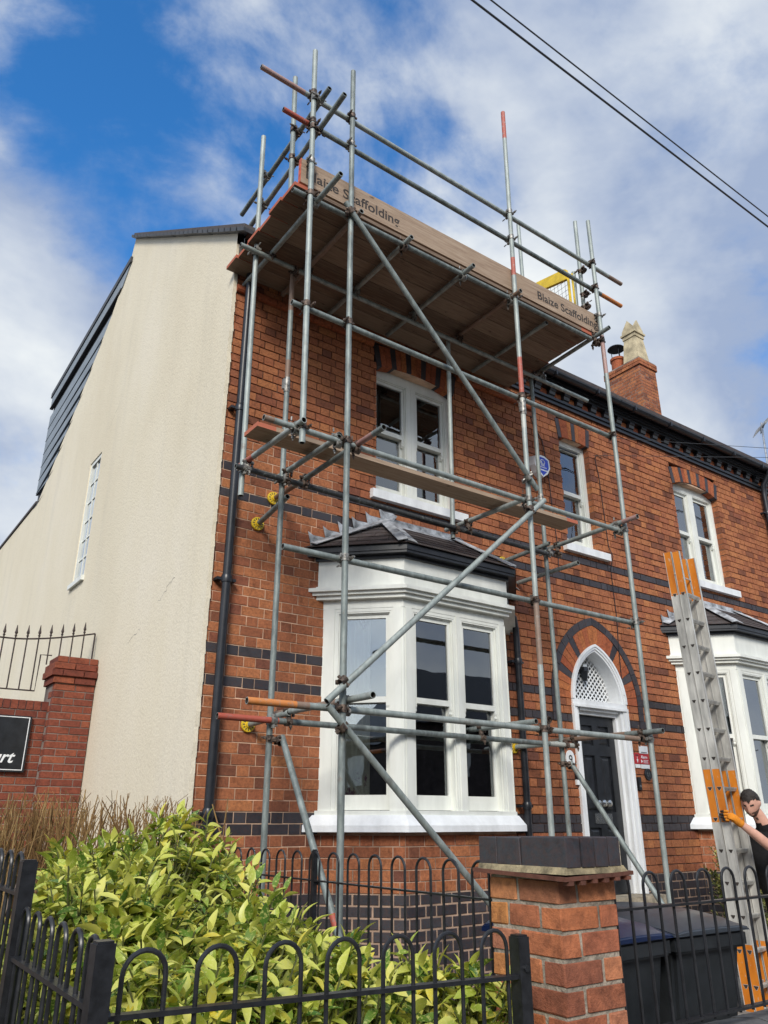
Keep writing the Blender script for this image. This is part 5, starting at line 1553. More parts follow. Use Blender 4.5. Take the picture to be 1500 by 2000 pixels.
m_ = MB(); lbox(m_, -0.006, LW + .006, 0.078, 0.092, 3.955, 3.965); m_.build('guide_bracket', M['alu'], lad, org=LO + Z * 3.96)

# ---------------------------------------------------------------- the man at the ladder
M['skin'] = simple('skin', (0.62, 0.34, 0.25), 0.55, var=0.08, nscale=14, bump=0.08)
M['tee'] = simple('black_cotton', (0.012, 0.012, 0.014), 0.95, var=0.3, nscale=8, bump=0.5, bscale=25, bdist=0.01)
M['hair'] = simple('dark_hair', (0.028, 0.022, 0.018), 0.7, var=0.4, nscale=60, bump=0.8, bscale=120, bdist=0.01)
M['glove'] = simple('orange_knit_glove', (0.70, 0.24, 0.015), 0.9, var=0.12, nscale=30, bump=0.5, bscale=200)
M['palm'] = simple('black_rubber_glove_coating', (0.03, 0.03, 0.032), 0.6, var=0.3, nscale=30, bump=0.3)
M['stubble'] = simple('stubble', (0.12, 0.068, 0.05), 0.8, var=0.3, nscale=80, bump=0.2)
def skin_mesh(name, verts, edges, radii, sub=2, root=0):
    me = bpy.data.meshes.new(name)
    me.from_pydata([tuple(v) for v in verts], edges, [])
    o = bpy.data.objects.new(name, me); COL.objects.link(o)
    md = o.modifiers.new('s', 'SKIN')
    for i, r in enumerate(radii):
        d = me.skin_vertices[0].data[i]; d.radius = (r, r) if not isinstance(r, tuple) else r
        d.use_root = (i == root)
    md.use_smooth_shade = True
    sb = o.modifiers.new('d', 'SUBSURF'); sb.levels = sub; sb.render_levels = sub
    dg = bpy.context.evaluated_depsgraph_get()
    m2 = bpy.data.meshes.new_from_object(o.evaluated_get(dg))
    bpy.data.objects.remove(o)
    m2.name = name
    return m2
man = empty('person', (7.62, 4.30, GZ), 'dark-haired person in black t-shirt and orange glove, looking down and steadying the ladder', 'person')
HC = Vector((7.325, 4.30, 1.765))                # head centre
fwd = Vector((-0.80, -0.20, -0.52)).normalized(); side = fwd.cross(Z).normalized(); upv = side.cross(fwd).normalized()
neck0, neck1 = Vector((7.50, 4.29, 1.53)), Vector((7.425, 4.295, 1.645))
pel, mid_, che = Vector((7.56, 4.34, 0.98)), Vector((7.53, 4.33, 1.18)), Vector((7.48, 4.31, 1.39))
shL, elL = Vector((7.52, 4.08, 1.48)), Vector((7.245, 4.09, 1.36))
PC = LP(-0.036, -0.035, 1.655)    # gloved palm on the near stile
hd = (PC - elL).normalized()
wrL = PC - hd * 0.085
shR, elR, wrR = Vector((7.52, 4.48, 1.47)), Vector((7.66, 4.56, 1.20)), Vector((7.56, 4.52, 0.98))
hipL, knL, anL, toL = Vector((7.64, 4.20, 0.92)), Vector((7.58, 4.18, 0.55)), Vector((7.66, 4.17, 0.17)), Vector((7.48, 4.15, 0.125))
hipR, knR, anR, toR = Vector((7.64, 4.40, 0.92)), Vector((7.66, 4.42, 0.55)), Vector((7.72, 4.43, 0.17)), Vector((7.54, 4.44, 0.125))
V = [pel, mid_, che, neck0, neck1, shL, elL, wrL, shR, elR, wrR, hipL, knL, anL, toL, hipR, knR, anR, toR, (shL + elL) / 2, (shR + elR) / 2, (elL + wrL) / 2 + Vector((0.0, 0, 0.005)), HC - upv * 0.045 - fwd * 0.025]
Ed = [(0, 1), (1, 2), (2, 3), (3, 4), (2, 5), (5, 19), (19, 6), (6, 21), (21, 7), (2, 8), (8, 20), (20, 9), (9, 10), (0, 11), (11, 12), (12, 13), (13, 14), (0, 15), (15, 16), (16, 17), (17, 18), (4, 22)]
Rd = [0.165, 0.165, 0.180, 0.080, 0.058, 0.078, 0.047, 0.030, 0.078, 0.045, 0.030, 0.10, 0.065, 0.05, 0.045, 0.10, 0.065, 0.05, 0.045, 0.062, 0.06, 0.046, 0.056]
bme = skin_mesh('body', V, Ed, Rd)
# head joined to the neck: an egg with jaw, brow, nose and ears, turned to face -x and tipped down
bm = bmesh.new(); bm.from_mesh(bme)
hb = bmesh.new(); bmesh.ops.create_uvsphere(hb, u_segments=28, v_segments=20, radius=1.0)
def gauss(v, c, s): return math.exp(-((v - Vector(c)).length_squared) / (2 * s * s))
hv = []
for v in hb.verts:
    p = v.co.copy()                       # x side, y forward, z up on the unit sphere
    jaw = max(0.0, -p.z)
    x, y, z = p.x * 0.077 * (1 - 0.22 * jaw), p.y * 0.098 * (1 - 0.05 * jaw) + 0.018 * jaw * (1 if p.y > -0.3 else 0), p.z * 0.118
    y += 0.026 * gauss(p, (0, 0.98, -0.18), 0.14) + 0.014 * gauss(p, (0, 0.97, 0.08), 0.12)
    y += 0.008 * gauss(p, (0, 0.9, -0.50), 0.16) + 0.010 * gauss(p, (0, 0.75, -0.85), 0.2)
    y -= 0.013 * (gauss(p, (0.34, 0.92, 0.06), 0.13) + gauss(p, (-0.34, 0.92, 0.06), 0.13))
    y += 0.006 * (gauss(p, (0.32, 0.92, 0.24), 0.14) + gauss(p, (-0.32, 0.92, 0.24), 0.14))
    for s in (-1, 1): x += s * 0.018 * gauss(p, (s * 1.0, -0.08, -0.05), 0.16)
    v.co = HC + side * x + fwd * y + upv * z
htmp = bpy.data.meshes.new('h'); hb.to_mesh(htmp); hb.free()
bm.from_mesh(htmp)
bme2 = bpy.data.meshes.new('body'); bm.to_mesh(bme2); bm.free()
for mm in (M['skin'], M['tee'], M['stubble'], M['hair']): bme2.materials.append(mm)
for p in bme2.polygons:
    c = p.center; q = c - HC
    mat = 0
    lx, ly, lz_ = q.dot(side), q.dot(fwd), q.dot(upv)
    if q.length < 0.15 and c.z > 1.62:
        if lz_ < -0.045 and ly > 0.035 and not (abs(lx) < 0.02 and lz_ > -0.062): mat = 2
        if 0.022 < lz_ < 0.036 and ly > 0.05 and 0.012 < abs(lx) < 0.05: mat = 3        # eyebrows
    else:
        tL = (c - shL).dot((elL - shL).normalized())
        arm = min((c - (elL + wrL) / 2).length, (c - (elR + wrR) / 2).length)
        onL = c.y < 4.21 and c.x < 7.46 and c.z > 1.2
        onR = c.y > 4.42 and c.z < 1.40 and c.z > 1.1 and c.x < 7.56 and (c - elR).length < 0.35
        def dseg(p_, a_, b_):
            t_ = max(0, min(1, (p_ - a_).dot(b_ - a_) / (b_ - a_).length_squared)); return (p_ - a_ - (b_ - a_) * t_).length
        if dseg(c, elL, wrL) < 0.062 or (onL and tL > 0.215): mat = 0
        elif onR and c.z < 1.18 and (c - wrR).length < 0.2 and c.y > 4.47: mat = 0
        elif c.z > 1.585 and (c - neck1).length < 0.13: mat = 0
        else: mat = 1
    p.material_index = mat
    p.use_smooth = True
link('body', bme2, man)
# hair shell
hb = bmesh.new(); bmesh.ops.create_uvsphere(hb, u_segments=44, v_segments=34, radius=1.0)
rn = random.Random(3)
dele = []
for v in hb.verts:
    p = v.co.copy()
    line = 0.50 + 0.07 * math.sin(p.x * 9) if p.y > 0.40 else (0.50 - (0.40 - p.y) * 1.15 if p.y > -0.3 else -0.38)
    line += rn.uniform(-0.05, 0.05)
    if p.z < line: dele.append(v); continue
    k = 1.02 + 0.13 * max(0, min(1, (p.z - line) * 2.2)) + rn.uniform(-0.030, 0.030)
    v.co = HC + side * p.x * 0.077 * k + fwd * (p.y * 0.098 * k + 0.004) + upv * p.z * 0.118 * k
bmesh.ops.delete(hb, geom=dele, context='VERTS')
hm = bpy.data.meshes.new('hair'); hb.to_mesh(hm); hb.free(); hm.materials.append(M['hair'])
hm.polygons.foreach_set('use_smooth', [True] * len(hm.polygons))
link('hair', hm, man)
# gloved left hand curled round the front edge of the near stile
gm = skin_mesh('glove', [wrL - hd * 0.06, wrL, wrL + hd * 0.045, PC, PC + Z * 0.024 + lt_ * 0.012, PC - Z * 0.024 + lt_ * 0.012], [(0, 1), (1, 2), (2, 3), (3, 4), (3, 5)], [0.040, 0.036, 0.040, 0.036, 0.024, 0.024], 2)
gm.materials.append(M['glove']); gm.polygons.foreach_set('use_smooth', [True] * len(gm.polygons))
glv = link('glove', gm, man)
for i, (off_, ln) in enumerate(((0.036, 0.88), (0.012, 1.0), (-0.012, 0.95), (-0.035, 0.78))):
    b0 = PC + Z * off_ + lt_ * 0.008
    f1 = b0 + lt_ * 0.048 * ln - lu * 0.004; f2 = f1 + lt_ * 0.030 * ln + lu * 0.010; f3 = f2 + lt_ * 0.020 * ln + lu * 0.014
    fm_ = skin_mesh('finger', [b0, f1, f2, f3], [(0, 1), (1, 2), (2, 3)], [0.0135, 0.0128, 0.0120, 0.0095], 2)
    fm_.materials.append(M['glove']); fm_.materials.append(M['palm'])
    for p in fm_.polygons:
        p.material_index = 1 if (p.center - b0).dot(lt_) > 0.050 * ln else 0; p.use_smooth = True
    link('finger', fm_, glv)
t0_ = PC - Z * 0.018 - lt_ * 0.02
fm_ = skin_mesh('thumb', [t0_, t0_ - Z * 0.026 + lu * 0.018 - lt_ * 0.002, t0_ - Z * 0.038 + lu * 0.05 - lt_ * 0.002], [(0, 1), (1, 2)], [0.016, 0.0135, 0.011], 2)
fm_.materials.append(M['palm']); fm_.polygons.foreach_set('use_smooth', [True] * len(fm_.polygons)); link('thumb', fm_, glv)
# ---------------------------------------------------------------- planting
def leaf_mat(name, stops, spots, spotcol, trans=0.25):
    m, N, L, B = newmat(name)
    at = N.new('ShaderNodeAttribute'); at.attribute_name = 'rnd'
    oi = N.new('ShaderNodeObjectInfo')
    r = mk_math(N, L, 'FRACT', mk_math(N, L, 'ADD', at.outputs['Fac'], oi.outputs['Random']))
    c = mk_ramp(N, L, r, stops)
    f = mk_noise(N, L, 95, 3, 0.6)
    s = mk_ramp(N, L, f, [(0.54, (0, 0, 0)), (0.60, (1, 1, 1))])
    c = mk_mix(N, L, mk_math(N, L, 'MULTIPLY', s, spots), c, spotcol)
    L.new(c, B.inputs['Base Color'])
    B.inputs['Roughness'].default_value = 0.38
    B.inputs['Specular IOR Level'].default_value = 0.45
    tl = N.new('ShaderNodeBsdfTranslucent'); L.new(c, tl.inputs[0])
    mxs = N.new('ShaderNodeMixShader'); mxs.inputs[0].default_value = trans
    L.new(B.outputs[0], mxs.inputs[1]); L.new(tl.outputs[0], mxs.inputs[2]); L.new(mxs.outputs[0], N['Material Output'].inputs[0])
    return m
M['laurel'] = leaf_mat('spotted_laurel_leaf', [(0.0, (0.06, 0.14, 0.022)), (0.16, (0.15, 0.25, 0.032)), (0.36, (0.36, 0.43, 0.055)), (0.60, (0.56, 0.58, 0.10)), (0.86, (0.68, 0.67, 0.17)), (0.96, (0.66, 0.54, 0.05)), (1.0, (0.10, 0.2, 0.03))], 0.55, (0.64, 0.63, 0.21))
M['euon'] = leaf_mat('variegated_small_leaf', [(0.0, (0.04, 0.075, 0.015)), (0.5, (0.12, 0.16, 0.03)), (0.75, (0.42, 0.40, 0.10)), (1.0, (0.55, 0.52, 0.18))], 0.25, (0.6, 0.58, 0.25))
M['stem'] = simple('green_stem', (0.09, 0.10, 0.03), 0.7, var=0.3, nscale=20, bump=0.2)
M['twig'] = brick_mat('bare_twig', [(0.0, (0.16, 0.085, 0.03)), (0.5, (0.26, 0.155, 0.055)), (0.8, (0.34, 0.215, 0.08)), (1.0, (0.42, 0.29, 0.13))], stain_amt=0.2, bump=0.1)
def leaf_geo(L_=1.0, W=0.36, fold=0.16, droop=0.25, n=5):
    """pointed oval leaf along +x with folded midrib and a droop; about 20 triangles"""
    V = []; Fs = []
    for i in range(n + 1):
        t = i / n
        w = W * 0.5 * (math.sin(math.pi * min(1, t * 0.96 + 0.04)) ** 0.8) * (1 - 0.25 * t) if 0 < i < n else 0.006
        z = -droop * t * t
        V += [(t * L_, -w, z + fold * w), (t * L_, 0, z), (t * L_, w, z + fold * w)]
    for i in range(n):
        a = i * 3
        Fs += [(a, a + 3, a + 4, a + 1), (a + 1, a + 4, a + 5, a + 2)]
    return V, Fs
LV = [leaf_geo(1, 0.46, 0.35, 0.15), leaf_geo(1, 0.52, 0.30, 0.30), leaf_geo(1, 0.42, 0.45, 0.42)]
LME = []
for (v_, f_) in LV:
    m_ = MB(); m_.add(v_, f_); me = m_.mesh('leaf', M['laurel'], fixn=False)
    me.polygons.foreach_set('use_smooth', [True] * len(me.polygons)); LME.append(me)
def basis(d, roll):
    d = d.normalized(); s = d.cross(Z)
    if s.length < 1e-3: s = Vector((1, 0, 0))
    s.normalize(); u = s.cross(d)
    c, sn = math.cos(roll), math.sin(roll)
    s2 = s * c + u * sn; u2 = u * c - s * sn
    return Matrix((d, -s2, u2)).transposed()
def shrub(thing, blobs, nshoot, leaf_len, whorl, seed, n_parts, mesh_set=LME, geo_set=LV, mat=M['laurel'], inner=True):
    rn = random.Random(seed)
    leaves = []; stems = MB()
    tot = sum(b_[1][0] * b_[1][1] + b_[1][1] * b_[1][2] for b_ in blobs)
    for (c, r, base) in blobs:
        c = Vector(c); k = int(nshoot * (r[0] * r[1] + r[1] * r[2]) / tot)
        for i in range(k):
            while True:
                d = Vector((rn.gauss(0, 1), rn.gauss(0, 1), rn.gauss(0.25, 1))).normalized()
                if d.z > -0.35: break
            dep = rn.choice((1.0, 1.0, 1.02, 0.95, 0.88, 0.75)) * (1 + 0.11 * math.sin(d.x * 6 + d.z * 8 + c.x * 3) + 0.08 * math.sin(d.y * 12 + d.x * 5))
            p = c + Vector((d.x * r[0], d.y * r[1], d.z * r[2])) * dep
            if p.z < GZ + 0.08: continue
            if p.y < 2.19 and p.z < 1.4: p.y = 2.19 + rn.random() * 0.04
            ax = (Vector((d.x / r[0], d.y / r[1], d.z / r[2])).normalized() * 0.75 + Z * 0.55 + Vector((rn.uniform(-.35, .35), rn.uniform(-.35, .35), 0))).normalized()
            stems.tube([p - ax * rn.uniform(0.12, 0.30), p], 0.0035, 4)
            n = rn.randint(*whorl); a0 = rn.random() * 6.28
            for j in range(n):
                a = a0 + j * 2.4
                t1 = ax.orthogonal().normalized(); t2 = ax.cross(t1)
                rad = t1 * math.cos(a) + t2 * math.sin(a)
                el = rn.uniform(0.0, 0.9) if j < n - 1 else 1.4
                dd = (rad * math.cos(el) + ax * math.sin(el)).normalized()
                ln = leaf_len * rn.uniform(0.45, 1.25)
                leaves.append((p - ax * 0.012 * (n - j) + rad * 0.004, basis(dd, rn.uniform(-0.8, 0.8)), ln, rn.random(), rn.randrange(3), dep))
    def score(l):
        q = project(l[0])
        if q is None or not (0 < q[0] < 1500 and 0 < q[1] < 2000): return 0
        return l[2] / (l[0] - CAM).length * (1 if l[5] > 0.9 else 0.3)
    order = sorted(range(len(leaves)), key=lambda i: -score(leaves[i]))
    pick = set(order[:n_parts])
    fol = MB()
    for i, (p, b_, ln, rv, k, _) in enumerate(leaves):
        if i in pick:
            o = link('leaf', mesh_set[k], thing, p)
            o.rotation_euler = b_.to_euler(); o.scale = (ln, ln, ln)
        else:
            fol.add([p + b_ @ (Vector(v) * ln) for v in geo_set[k][0]], geo_set[k][1], rnd=rv + 0.001)
    o = fol.build('foliage', mat, thing, smooth=False, org=thing.location, fixn=False)
    o.data.polygons.foreach_set('use_smooth', [True] * len(o.data.polygons))
    setp(o, kind='stuff')
    stems.build('stems', M['stem'], thing, org=thing.location, fixn=False)
    return len(leaves)
lau = empty('spotted_laurel', (1.5, 3.3, GZ), 'large yellow-spotted laurel bush behind the front railing', 'shrub')
blobs = [((1.45, 4.05, 0.75), (0.62, 0.70, 0.79), 0), ((1.15, 3.45, 0.66), (0.46, 0.70, 0.76), 0), ((1.62, 3.35, 0.60), (0.48, 0.62, 0.66), 0), ((1.22, 2.68, 0.55), (0.50, 0.44, 0.66), 0),
         ((1.66, 2.68, 0.50), (0.42, 0.44, 0.62), 0), ((2.06, 2.72, 0.46), (0.26, 0.34, 0.60), 0), ((2.16, 2.45, 0.50), (0.20, 0.24, 0.56), 0)]
shrub(lau, blobs, 5000, 0.082, (6, 9), 5, 300)
cor = MB()
for (c, r, _) in blobs:                                   # woody framework inside
    for i in range(26):
        a = random.uniform(0, 6.28); e = random.uniform(0.2, 1.4)
        q = Vector(c) + Vector((math.cos(a) * math.cos(e) * r[0], math.sin(a) * math.cos(e) * r[1], math.sin(e) * r[2])) * 0.85
        cor.tube([Vector((c[0] + random.uniform(-.1, .1), c[1] + random.uniform(-.1, .1), GZ)), Vector((c[0], c[1], c[2] * 0.5)) * 0.5 + q * 0.5 + Vector((0, 0, -0.1)), q], 0.008, 5, radii=[0.012, 0.008, 0.004])
cor.build('branches', M['stem'], lau, org=lau.location, fixn=False)
sm = MB()
eu = empty('variegated_shrub', (7.55, 5.2, GZ), 'small-leaved green and yellow climbing shrub behind the ladder, under the second bay', 'shrub')
EV = [leaf_geo(1, 0.55, 0.2, 0.1, 3)] * 3
EM = []
m_ = MB(); m_.add(*EV[0]); EM = [m_.mesh('leaf', M['euon'], fixn=False)] * 3
shrub(eu, [((8.55, 5.30, 0.80), (0.34, 0.30, 0.70), 0), ((8.95, 5.2, 0.75), (0.35, 0.30, 0.62), 0)], 420, 0.045, (7, 11), 9, 60, EM, EV, M['euon'])

# clipped hedge of bare stems
hed = empty('bare_hedge', (1.4, 5.5, GZ), 'clipped hedge of bare brown stems in front of the garden wall', 'hedge')
hs = MB(); rn = random.Random(11)
for i in range(620):
    x = rn.uniform(0.25, 2.22); y = rn.uniform(4.9, 5.85)
    if rn.random() > (1.0 if x < 1.55 else 0.42): continue
    top = 1.66 + rn.gauss(0, 0.06)
    b0 = Vector((x + rn.gauss(0, .12), y + rn.gauss(0, .08), GZ if rn.random() < .5 else rn.uniform(0.4, 1.0)))
    tp = Vector((x + rn.gauss(0, .09), y + rn.gauss(0, .06), top))
    pts = [b0 + (tp - b0) * t + Vector((rn.gauss(0, .022), rn.gauss(0, .022), 0)) for t in (0, .3, .55, .8, 1.0)]
    r0 = rn.uniform(0.0028, 0.0062); cv = rn.random() + .001
    hs.tube(pts, r0, 5, radii=[r0 * 1.4, r0 * 1.2, r0, r0 * 0.85, r0 * 0.6], rnd=cv)
    for k in range(rn.randint(1, 5)):
        q = pts[2] + (tp - pts[2]) * rn.uniform(0.0, 0.9)
        e_ = q + Vector((rn.gauss(0, .06), rn.gauss(0, .05), rn.uniform(0.08, 0.22)))
        if e_.z > 1.78: e_.z = 1.78 - rn.random() * .06
        hs.tube([q, (q + e_) / 2 + Vector((rn.gauss(0, .012), rn.gauss(0, .012), 0)), e_], 0.0022, 4, radii=[0.0026, 0.0022, 0.0014], rnd=rn.random() + .001)
setp(hs.build('twigs', M['twig'], hed, org=(1.4, 5.5, GZ), fixn=False), kind='stuff')

# ---------------------------------------------------------------- garden wall, pier, sign, railing at the left
gwl = empty('garden_wall', (2.48, 9.0, GZ), 'dark red brick garden wall with capped pier abutting the rendered gable', 'wall')
GWb = [brick_mesh(60 + i, M['gwbrick'], 0.05, 0.01) for i in range(3)]
gm_ = MB(); gm_.box(-3.0, 2.05, 9.006, 9.2, GZ, 2.79); gm_.box(2.036, 2.455, 8.866, 9.25, GZ, 3.28)
gcore = gm_.build('wall_core', M['dmortar'], gwl, org=(0, 9, GZ))
gg = 0.0745; S2, H2 = 0.222, 0.110
def gw_row(xa, xb, y, z, row, h=gg, maxn=None):
    x = xa - (S2 / 2 if row % 2 else 0)
    while x < xb - 0.02:
        a, c = max(x, xa), min(x + S2, xb)
        if c - a > 0.03: put_brick(random.choice(GWb), gcore, (a + .004, y + random.uniform(-.002, .002), z + .004), (c - a - .008, 0.08, h - .009))
        x += S2
z = 2.70 - gg; row = 0
while z > 1.35:
    gw_row(1.05, 2.03, 9.0, z, row); z -= gg; row += 1
x = 1.05
while x < 2.0:                                            # bricks on edge along the top
    put_brick(random.choice(GWb), gcore, (x + .004, 8.995, 2.703), (0.068, 0.2, 0.098)); x += 0.076
z = 2.985 - gg; row = 0
while z > 1.35:
    gw_row(2.03, 2.457, 8.86, z, row)
    put_brick(random.choice(GWb), gcore, (2.03, 8.95, z + .004), (0.05, 0.11, gg - .009)) if row % 2 else None
    z -= gg; row += 1
for i, e in enumerate((0.025, 0.05, 0.035, 0.0)):
    gw_row(2.03 - e, 2.458, 8.86 - e, 2.985 + i * gg, i)
    m_ = MB(); m_.box(2.032 - e, 2.458, 8.885 - e, 9.25, 2.985 + i * gg + .003, 2.985 + (i + 1) * gg - .003); m_.build('cap_course', M['gwbrick'], gwl, org=(2.03, 8.9, 3))
sign = empty('name_board', (1.2, 8.97, 2.05), 'black name board with white border and italic lettering on the garden wall', 'sign')
m_ = MB(); m_.box(0.75, 1.885, 8.955, 8.985, 2.075, 2.632); m_.build('board', M['black'], sign, org=(1.2, 8.97, 2.3))
m_ = MB()
for (a, c, z0, z1) in ((0.765, 1.865, 2.612, 2.620), (0.765, 1.865, 2.092, 2.100), (0.765, 0.773, 2.100, 2.612), (1.857, 1.865, 2.100, 2.612)): m_.box(a, c, 8.9535, 8.9552, z0, z1)
m_.build('border', M['white2'], sign, org=(1.2, 8.95, 2.3))
o = link('lettering', text_mesh('Court', 0.165, M['white2'], 0.003, 0.35, 'RIGHT'), sign, (1.755, 8.9535, 2.165)); o.rotation_euler = (R(90), 0, 0)
M['rustfence'] = simple('rusty_brown_railing', (0.05, 0.034, 0.030), 0.7, var=0.4, nscale=30, bump=0.3)
rl = empty('spiked_railing', (1.9, 9.05, 2.85), 'thin rusty railing with spear tops above the garden wall', 'railing')
yr = 9.05
def ztop(x): return 3.44 + max(0, x - 1.55) ** 1.5 * 0.20
m_ = MB(); m_.tube([(0.5 + i * 0.1, yr, ztop(0.5 + i * .1)) for i in range(20)] + [(2.43, yr, ztop(2.43))], 0.009, 6); m_.build('top_rail', M['rustfence'], rl, org=(1.5, yr, 3.5))
m_ = MB(); m_.tube([(0.5, yr, 2.90), (1.88, yr, 2.91), (1.885, yr, 3.30), (2.0, yr, 3.305)], 0.008, 6); m_.tube([(2.43, yr, 3.2), (2.43, yr, ztop(2.43))], 0.009, 6); m_.build('lower_rail', M['rustfence'], rl, org=(1.5, yr, 2.9))
i = 0
x = 2.31
while x > 0.6:
    m_ = MB(); zb = 3.2 if x > 1.9 else 2.905
    m_.tube([(x, yr, zb), (x, yr, ztop(x) + 0.03)], 0.0075, 6); zt_ = ztop(x)
    m_.lathe((x, yr, zt_ + 0.02), [(0.008, 0), (0.015, 0.012), (0.008, 0.025), (0.017, 0.045), (0.011, 0.075), (0.003, 0.13)], 8)
    m_.build('spear_bar', M['rustfence'], rl, org=(x, yr, zb)); x -= 0.118

# ---------------------------------------------------------------- fittings on the house front
M['ablue'] = simple('alarm_blue', (0.014, 0.05, 0.48), 0.35, var=0.08, bump=0.02)
M['sred'] = simple('sticker_red', (0.46, 0.025, 0.035), 0.4, var=0.08, bump=0.02)
al = empty('alarm_box', (6.66, F, 5.68), 'white and blue shield-shaped burglar alarm box between the upper windows', 'alarm box')
def shield(s, y0, y1, cz=5.685, cx=6.665, taper=0.9):
    pts = [(-0.125, 0.115), (-0.045, 0.150), (0.045, 0.150), (0.125, 0.115), (0.135, 0.0), (0.085, -0.085), (0.0, -0.145), (-0.085, -0.085), (-0.135, 0.0)]
    m_ = MB()
    V = [(cx + p[0] * s, y1, cz + p[1] * s) for p in pts] + [(cx + p[0] * s * taper, y0, cz + p[1] * s * taper) for p in pts]
    n = len(pts); m_.add(V, [tuple(range(n)), tuple(range(n, 2 * n))[::-1]] + [(i, (i + 1) % n, n + (i + 1) % n, n + i) for i in range(n)])
    return m_
shield(1.1, F - 0.085, F - 0.0).build('housing', M['white2'], al, org=(6.665, F, 5.68))
m_ = MB(); q = [(-0.10, 0.098), (-0.035, 0.122), (0.035, 0.122), (0.10, 0.098), (0.108, 0.0), (0.085, -0.040), (-0.085, -0.040), (-0.108, 0.0)]
m_.prism([(6.665 + p[0], F - 0.0868, 5.685 + p[1]) for p in q], (0, 0.002, 0)); m_.build('face', M['ablue'], al, org=(6.665, F, 5.68))
m_ = MB(); q = [(-0.072, -0.060), (0.072, -0.060), (0.0, -0.125)]
m_.prism([(6.665 + p[0], F - 0.0868, 5.685 + p[1]) for p in q], (0, 0.002, 0)); m_.build('lens', M['ablue'], al, org=(6.665, F, 5.6))
m_ = MB(); m_.tube([(6.665 + 0.036 * math.cos(a * .35), F - 0.088, 5.74 + 0.036 * math.sin(a * .35)) for a in range(19)], 0.005, 5); m_.tube([(6.665 + 0.018 * math.cos(2 + a * .35), F - 0.088, 5.74 + 0.018 * math.sin(2 + a * .35)) for a in range(11)], 0.005, 5)
m_.build('emblem', M['white2'], al, org=(6.665, F, 5.74))
m_ = MB()
for (a, c, z0) in ((-0.030, 0.030, 5.690), (-0.055, 0.060, 5.664)):
    x = a
    while x < c: m_.box(6.665 + x, 6.665 + x + 0.009, F - 0.0885, F - 0.0869, z0, z0 + 0.014); x += 0.014
m_.build('lettering', M['white2'], al, org=(6.665, F, 5.67))
st = empty('alarm_stickers', (8.03, F, 2.28), 'red and white alarm warning plates on the brick right of the door', 'sign')
m_ = MB(); m_.box(7.905, 8.005, F - 0.012, F - 0.004, 2.235, 2.355); m_.build('red_plate', M['sred'], st, org=(7.95, F, 2.3))
m_ = MB(); m_.box(8.012, 8.175, F - 0.012, F - 0.004, 2.235, 2.350); m_.build('red_plate', M['sred'], st, org=(8.09, F, 2.3))
m_ = MB(); m_.box(7.91, 8.0, F - 0.012, F - 0.004, 2.190, 2.230); m_.box(8.015, 8.172, F - 0.012, F - 0.004, 2.185, 2.230); m_.box(8.01, 8.17, F - 0.012, F - 0.004, 2.354, 2.440); m_.build('white_plate', M['white2'], st, org=(8.05, F, 2.2))
o = link('lettering', text_mesh('Alarm', 0.048, M['white2'], 0.0008), st, (8.022, F - 0.0135, 2.298)); o.rotation_euler = (R(90), 0, 0)
m_ = MB()
for i, w in enumerate((0.09, 0.08, 0.085)): m_.box(8.065, 8.065 + w, F - 0.0135, F - 0.012, 2.275 - i * 0.014, 2.280 - i * 0.014)
m_.prism([(8.022, F - 0.0135, 2.245), (8.022, F - 0.0135, 2.285), (8.052, F - 0.0135, 2.265)], (0, 0.0015, 0)); m_.prism([(7.94, F - 0.0135, 2.285), (7.97, F - 0.0135, 2.285), (7.955, F - 0.0135, 2.245)], (0, 0.0015, 0)); m_.box(7.952, 7.958, F - 0.0135, F - 0.012, 2.285, 2.315)
m_.build('print', M['white2'], st, org=(8.05, F, 2.26))
m_ = MB()
for i in range(5): m_.box(7.922 + i * .013, 7.931 + i * .013, F - 0.0135, F - 0.012, 2.325, 2.338)
for i in range(6): m_.box(8.04 + i * .018, 8.052 + i * .018, F - 0.0135, F - 0.012, 2.36, 2.372)
m_.build('print', M['trim'], st, org=(8.0, F, 2.33))
n11 = empty('number_plaque', (8.13, F, 2.12), 'round black house number 11 plaque under the alarm plates', 'sign')
m_ = MB(); m_.lathe((8.13, F - 0.004, 2.122), [(0.066, 0.004), (0.066, -0.008), (0.060, -0.012), (0.056, -0.009), (0.054, -0.009)], 28, axis='y'); m_.build('disc', M['black'], n11, smooth=True, org=(8.13, F, 2.12))
o = link('lettering', text_mesh('11', 0.075, M['chrome'], 0.001, 0, 'CENTER'), n11, (8.13, F - 0.0155, 2.096)); o.rotation_euler = (R(90), 0, 0)
n9 = empty('number_plaque', (6.80, F, 2.23), 'oval white house number 9 plaque left of the door', 'sign')
m_ = MB(); pts = [(6.80 + 0.068 * math.cos(a * math.pi / 14), 2.235 + 0.096 * math.sin(a * math.pi / 14)) for a in range(28)]
m_.prism([(p[0], F - 0.016, p[1]) for p in pts], (0, 0.014, 0)); m_.build('plate', M['white2'], n9, org=(6.8, F, 2.23))
o = link('lettering', text_mesh('9', 0.13, M['trim'], 0.001, 0, 'CENTER'), n9, (6.80, F - 0.0175, 2.19)); o.rotation_euler = (R(90), 0, 0)
bl_ = empty('doorbell', (7.93, F, 2.0), 'black doorbell on a worn brown backplate right of the door frame', 'doorbell')
m_ = MB(); m_.box(7.905, 7.960, F - 0.030, F - 0.003, 1.945, 2.085); m_.build('case', M['black'], bl_, org=(7.93, F, 2)); m_ = MB(); m_.lathe((7.935, F - 0.030, 1.985), [(0.010, 0), (0.010, -0.004), (0.006, -0.005)], 12, axis='y'); m_.build('button', M['chrome'], bl_, org=(7.93, F, 1.98))
ks = empty('key_safe', (6.88, F, 2.04), 'small black and white entry box left of the door frame', 'key safe')
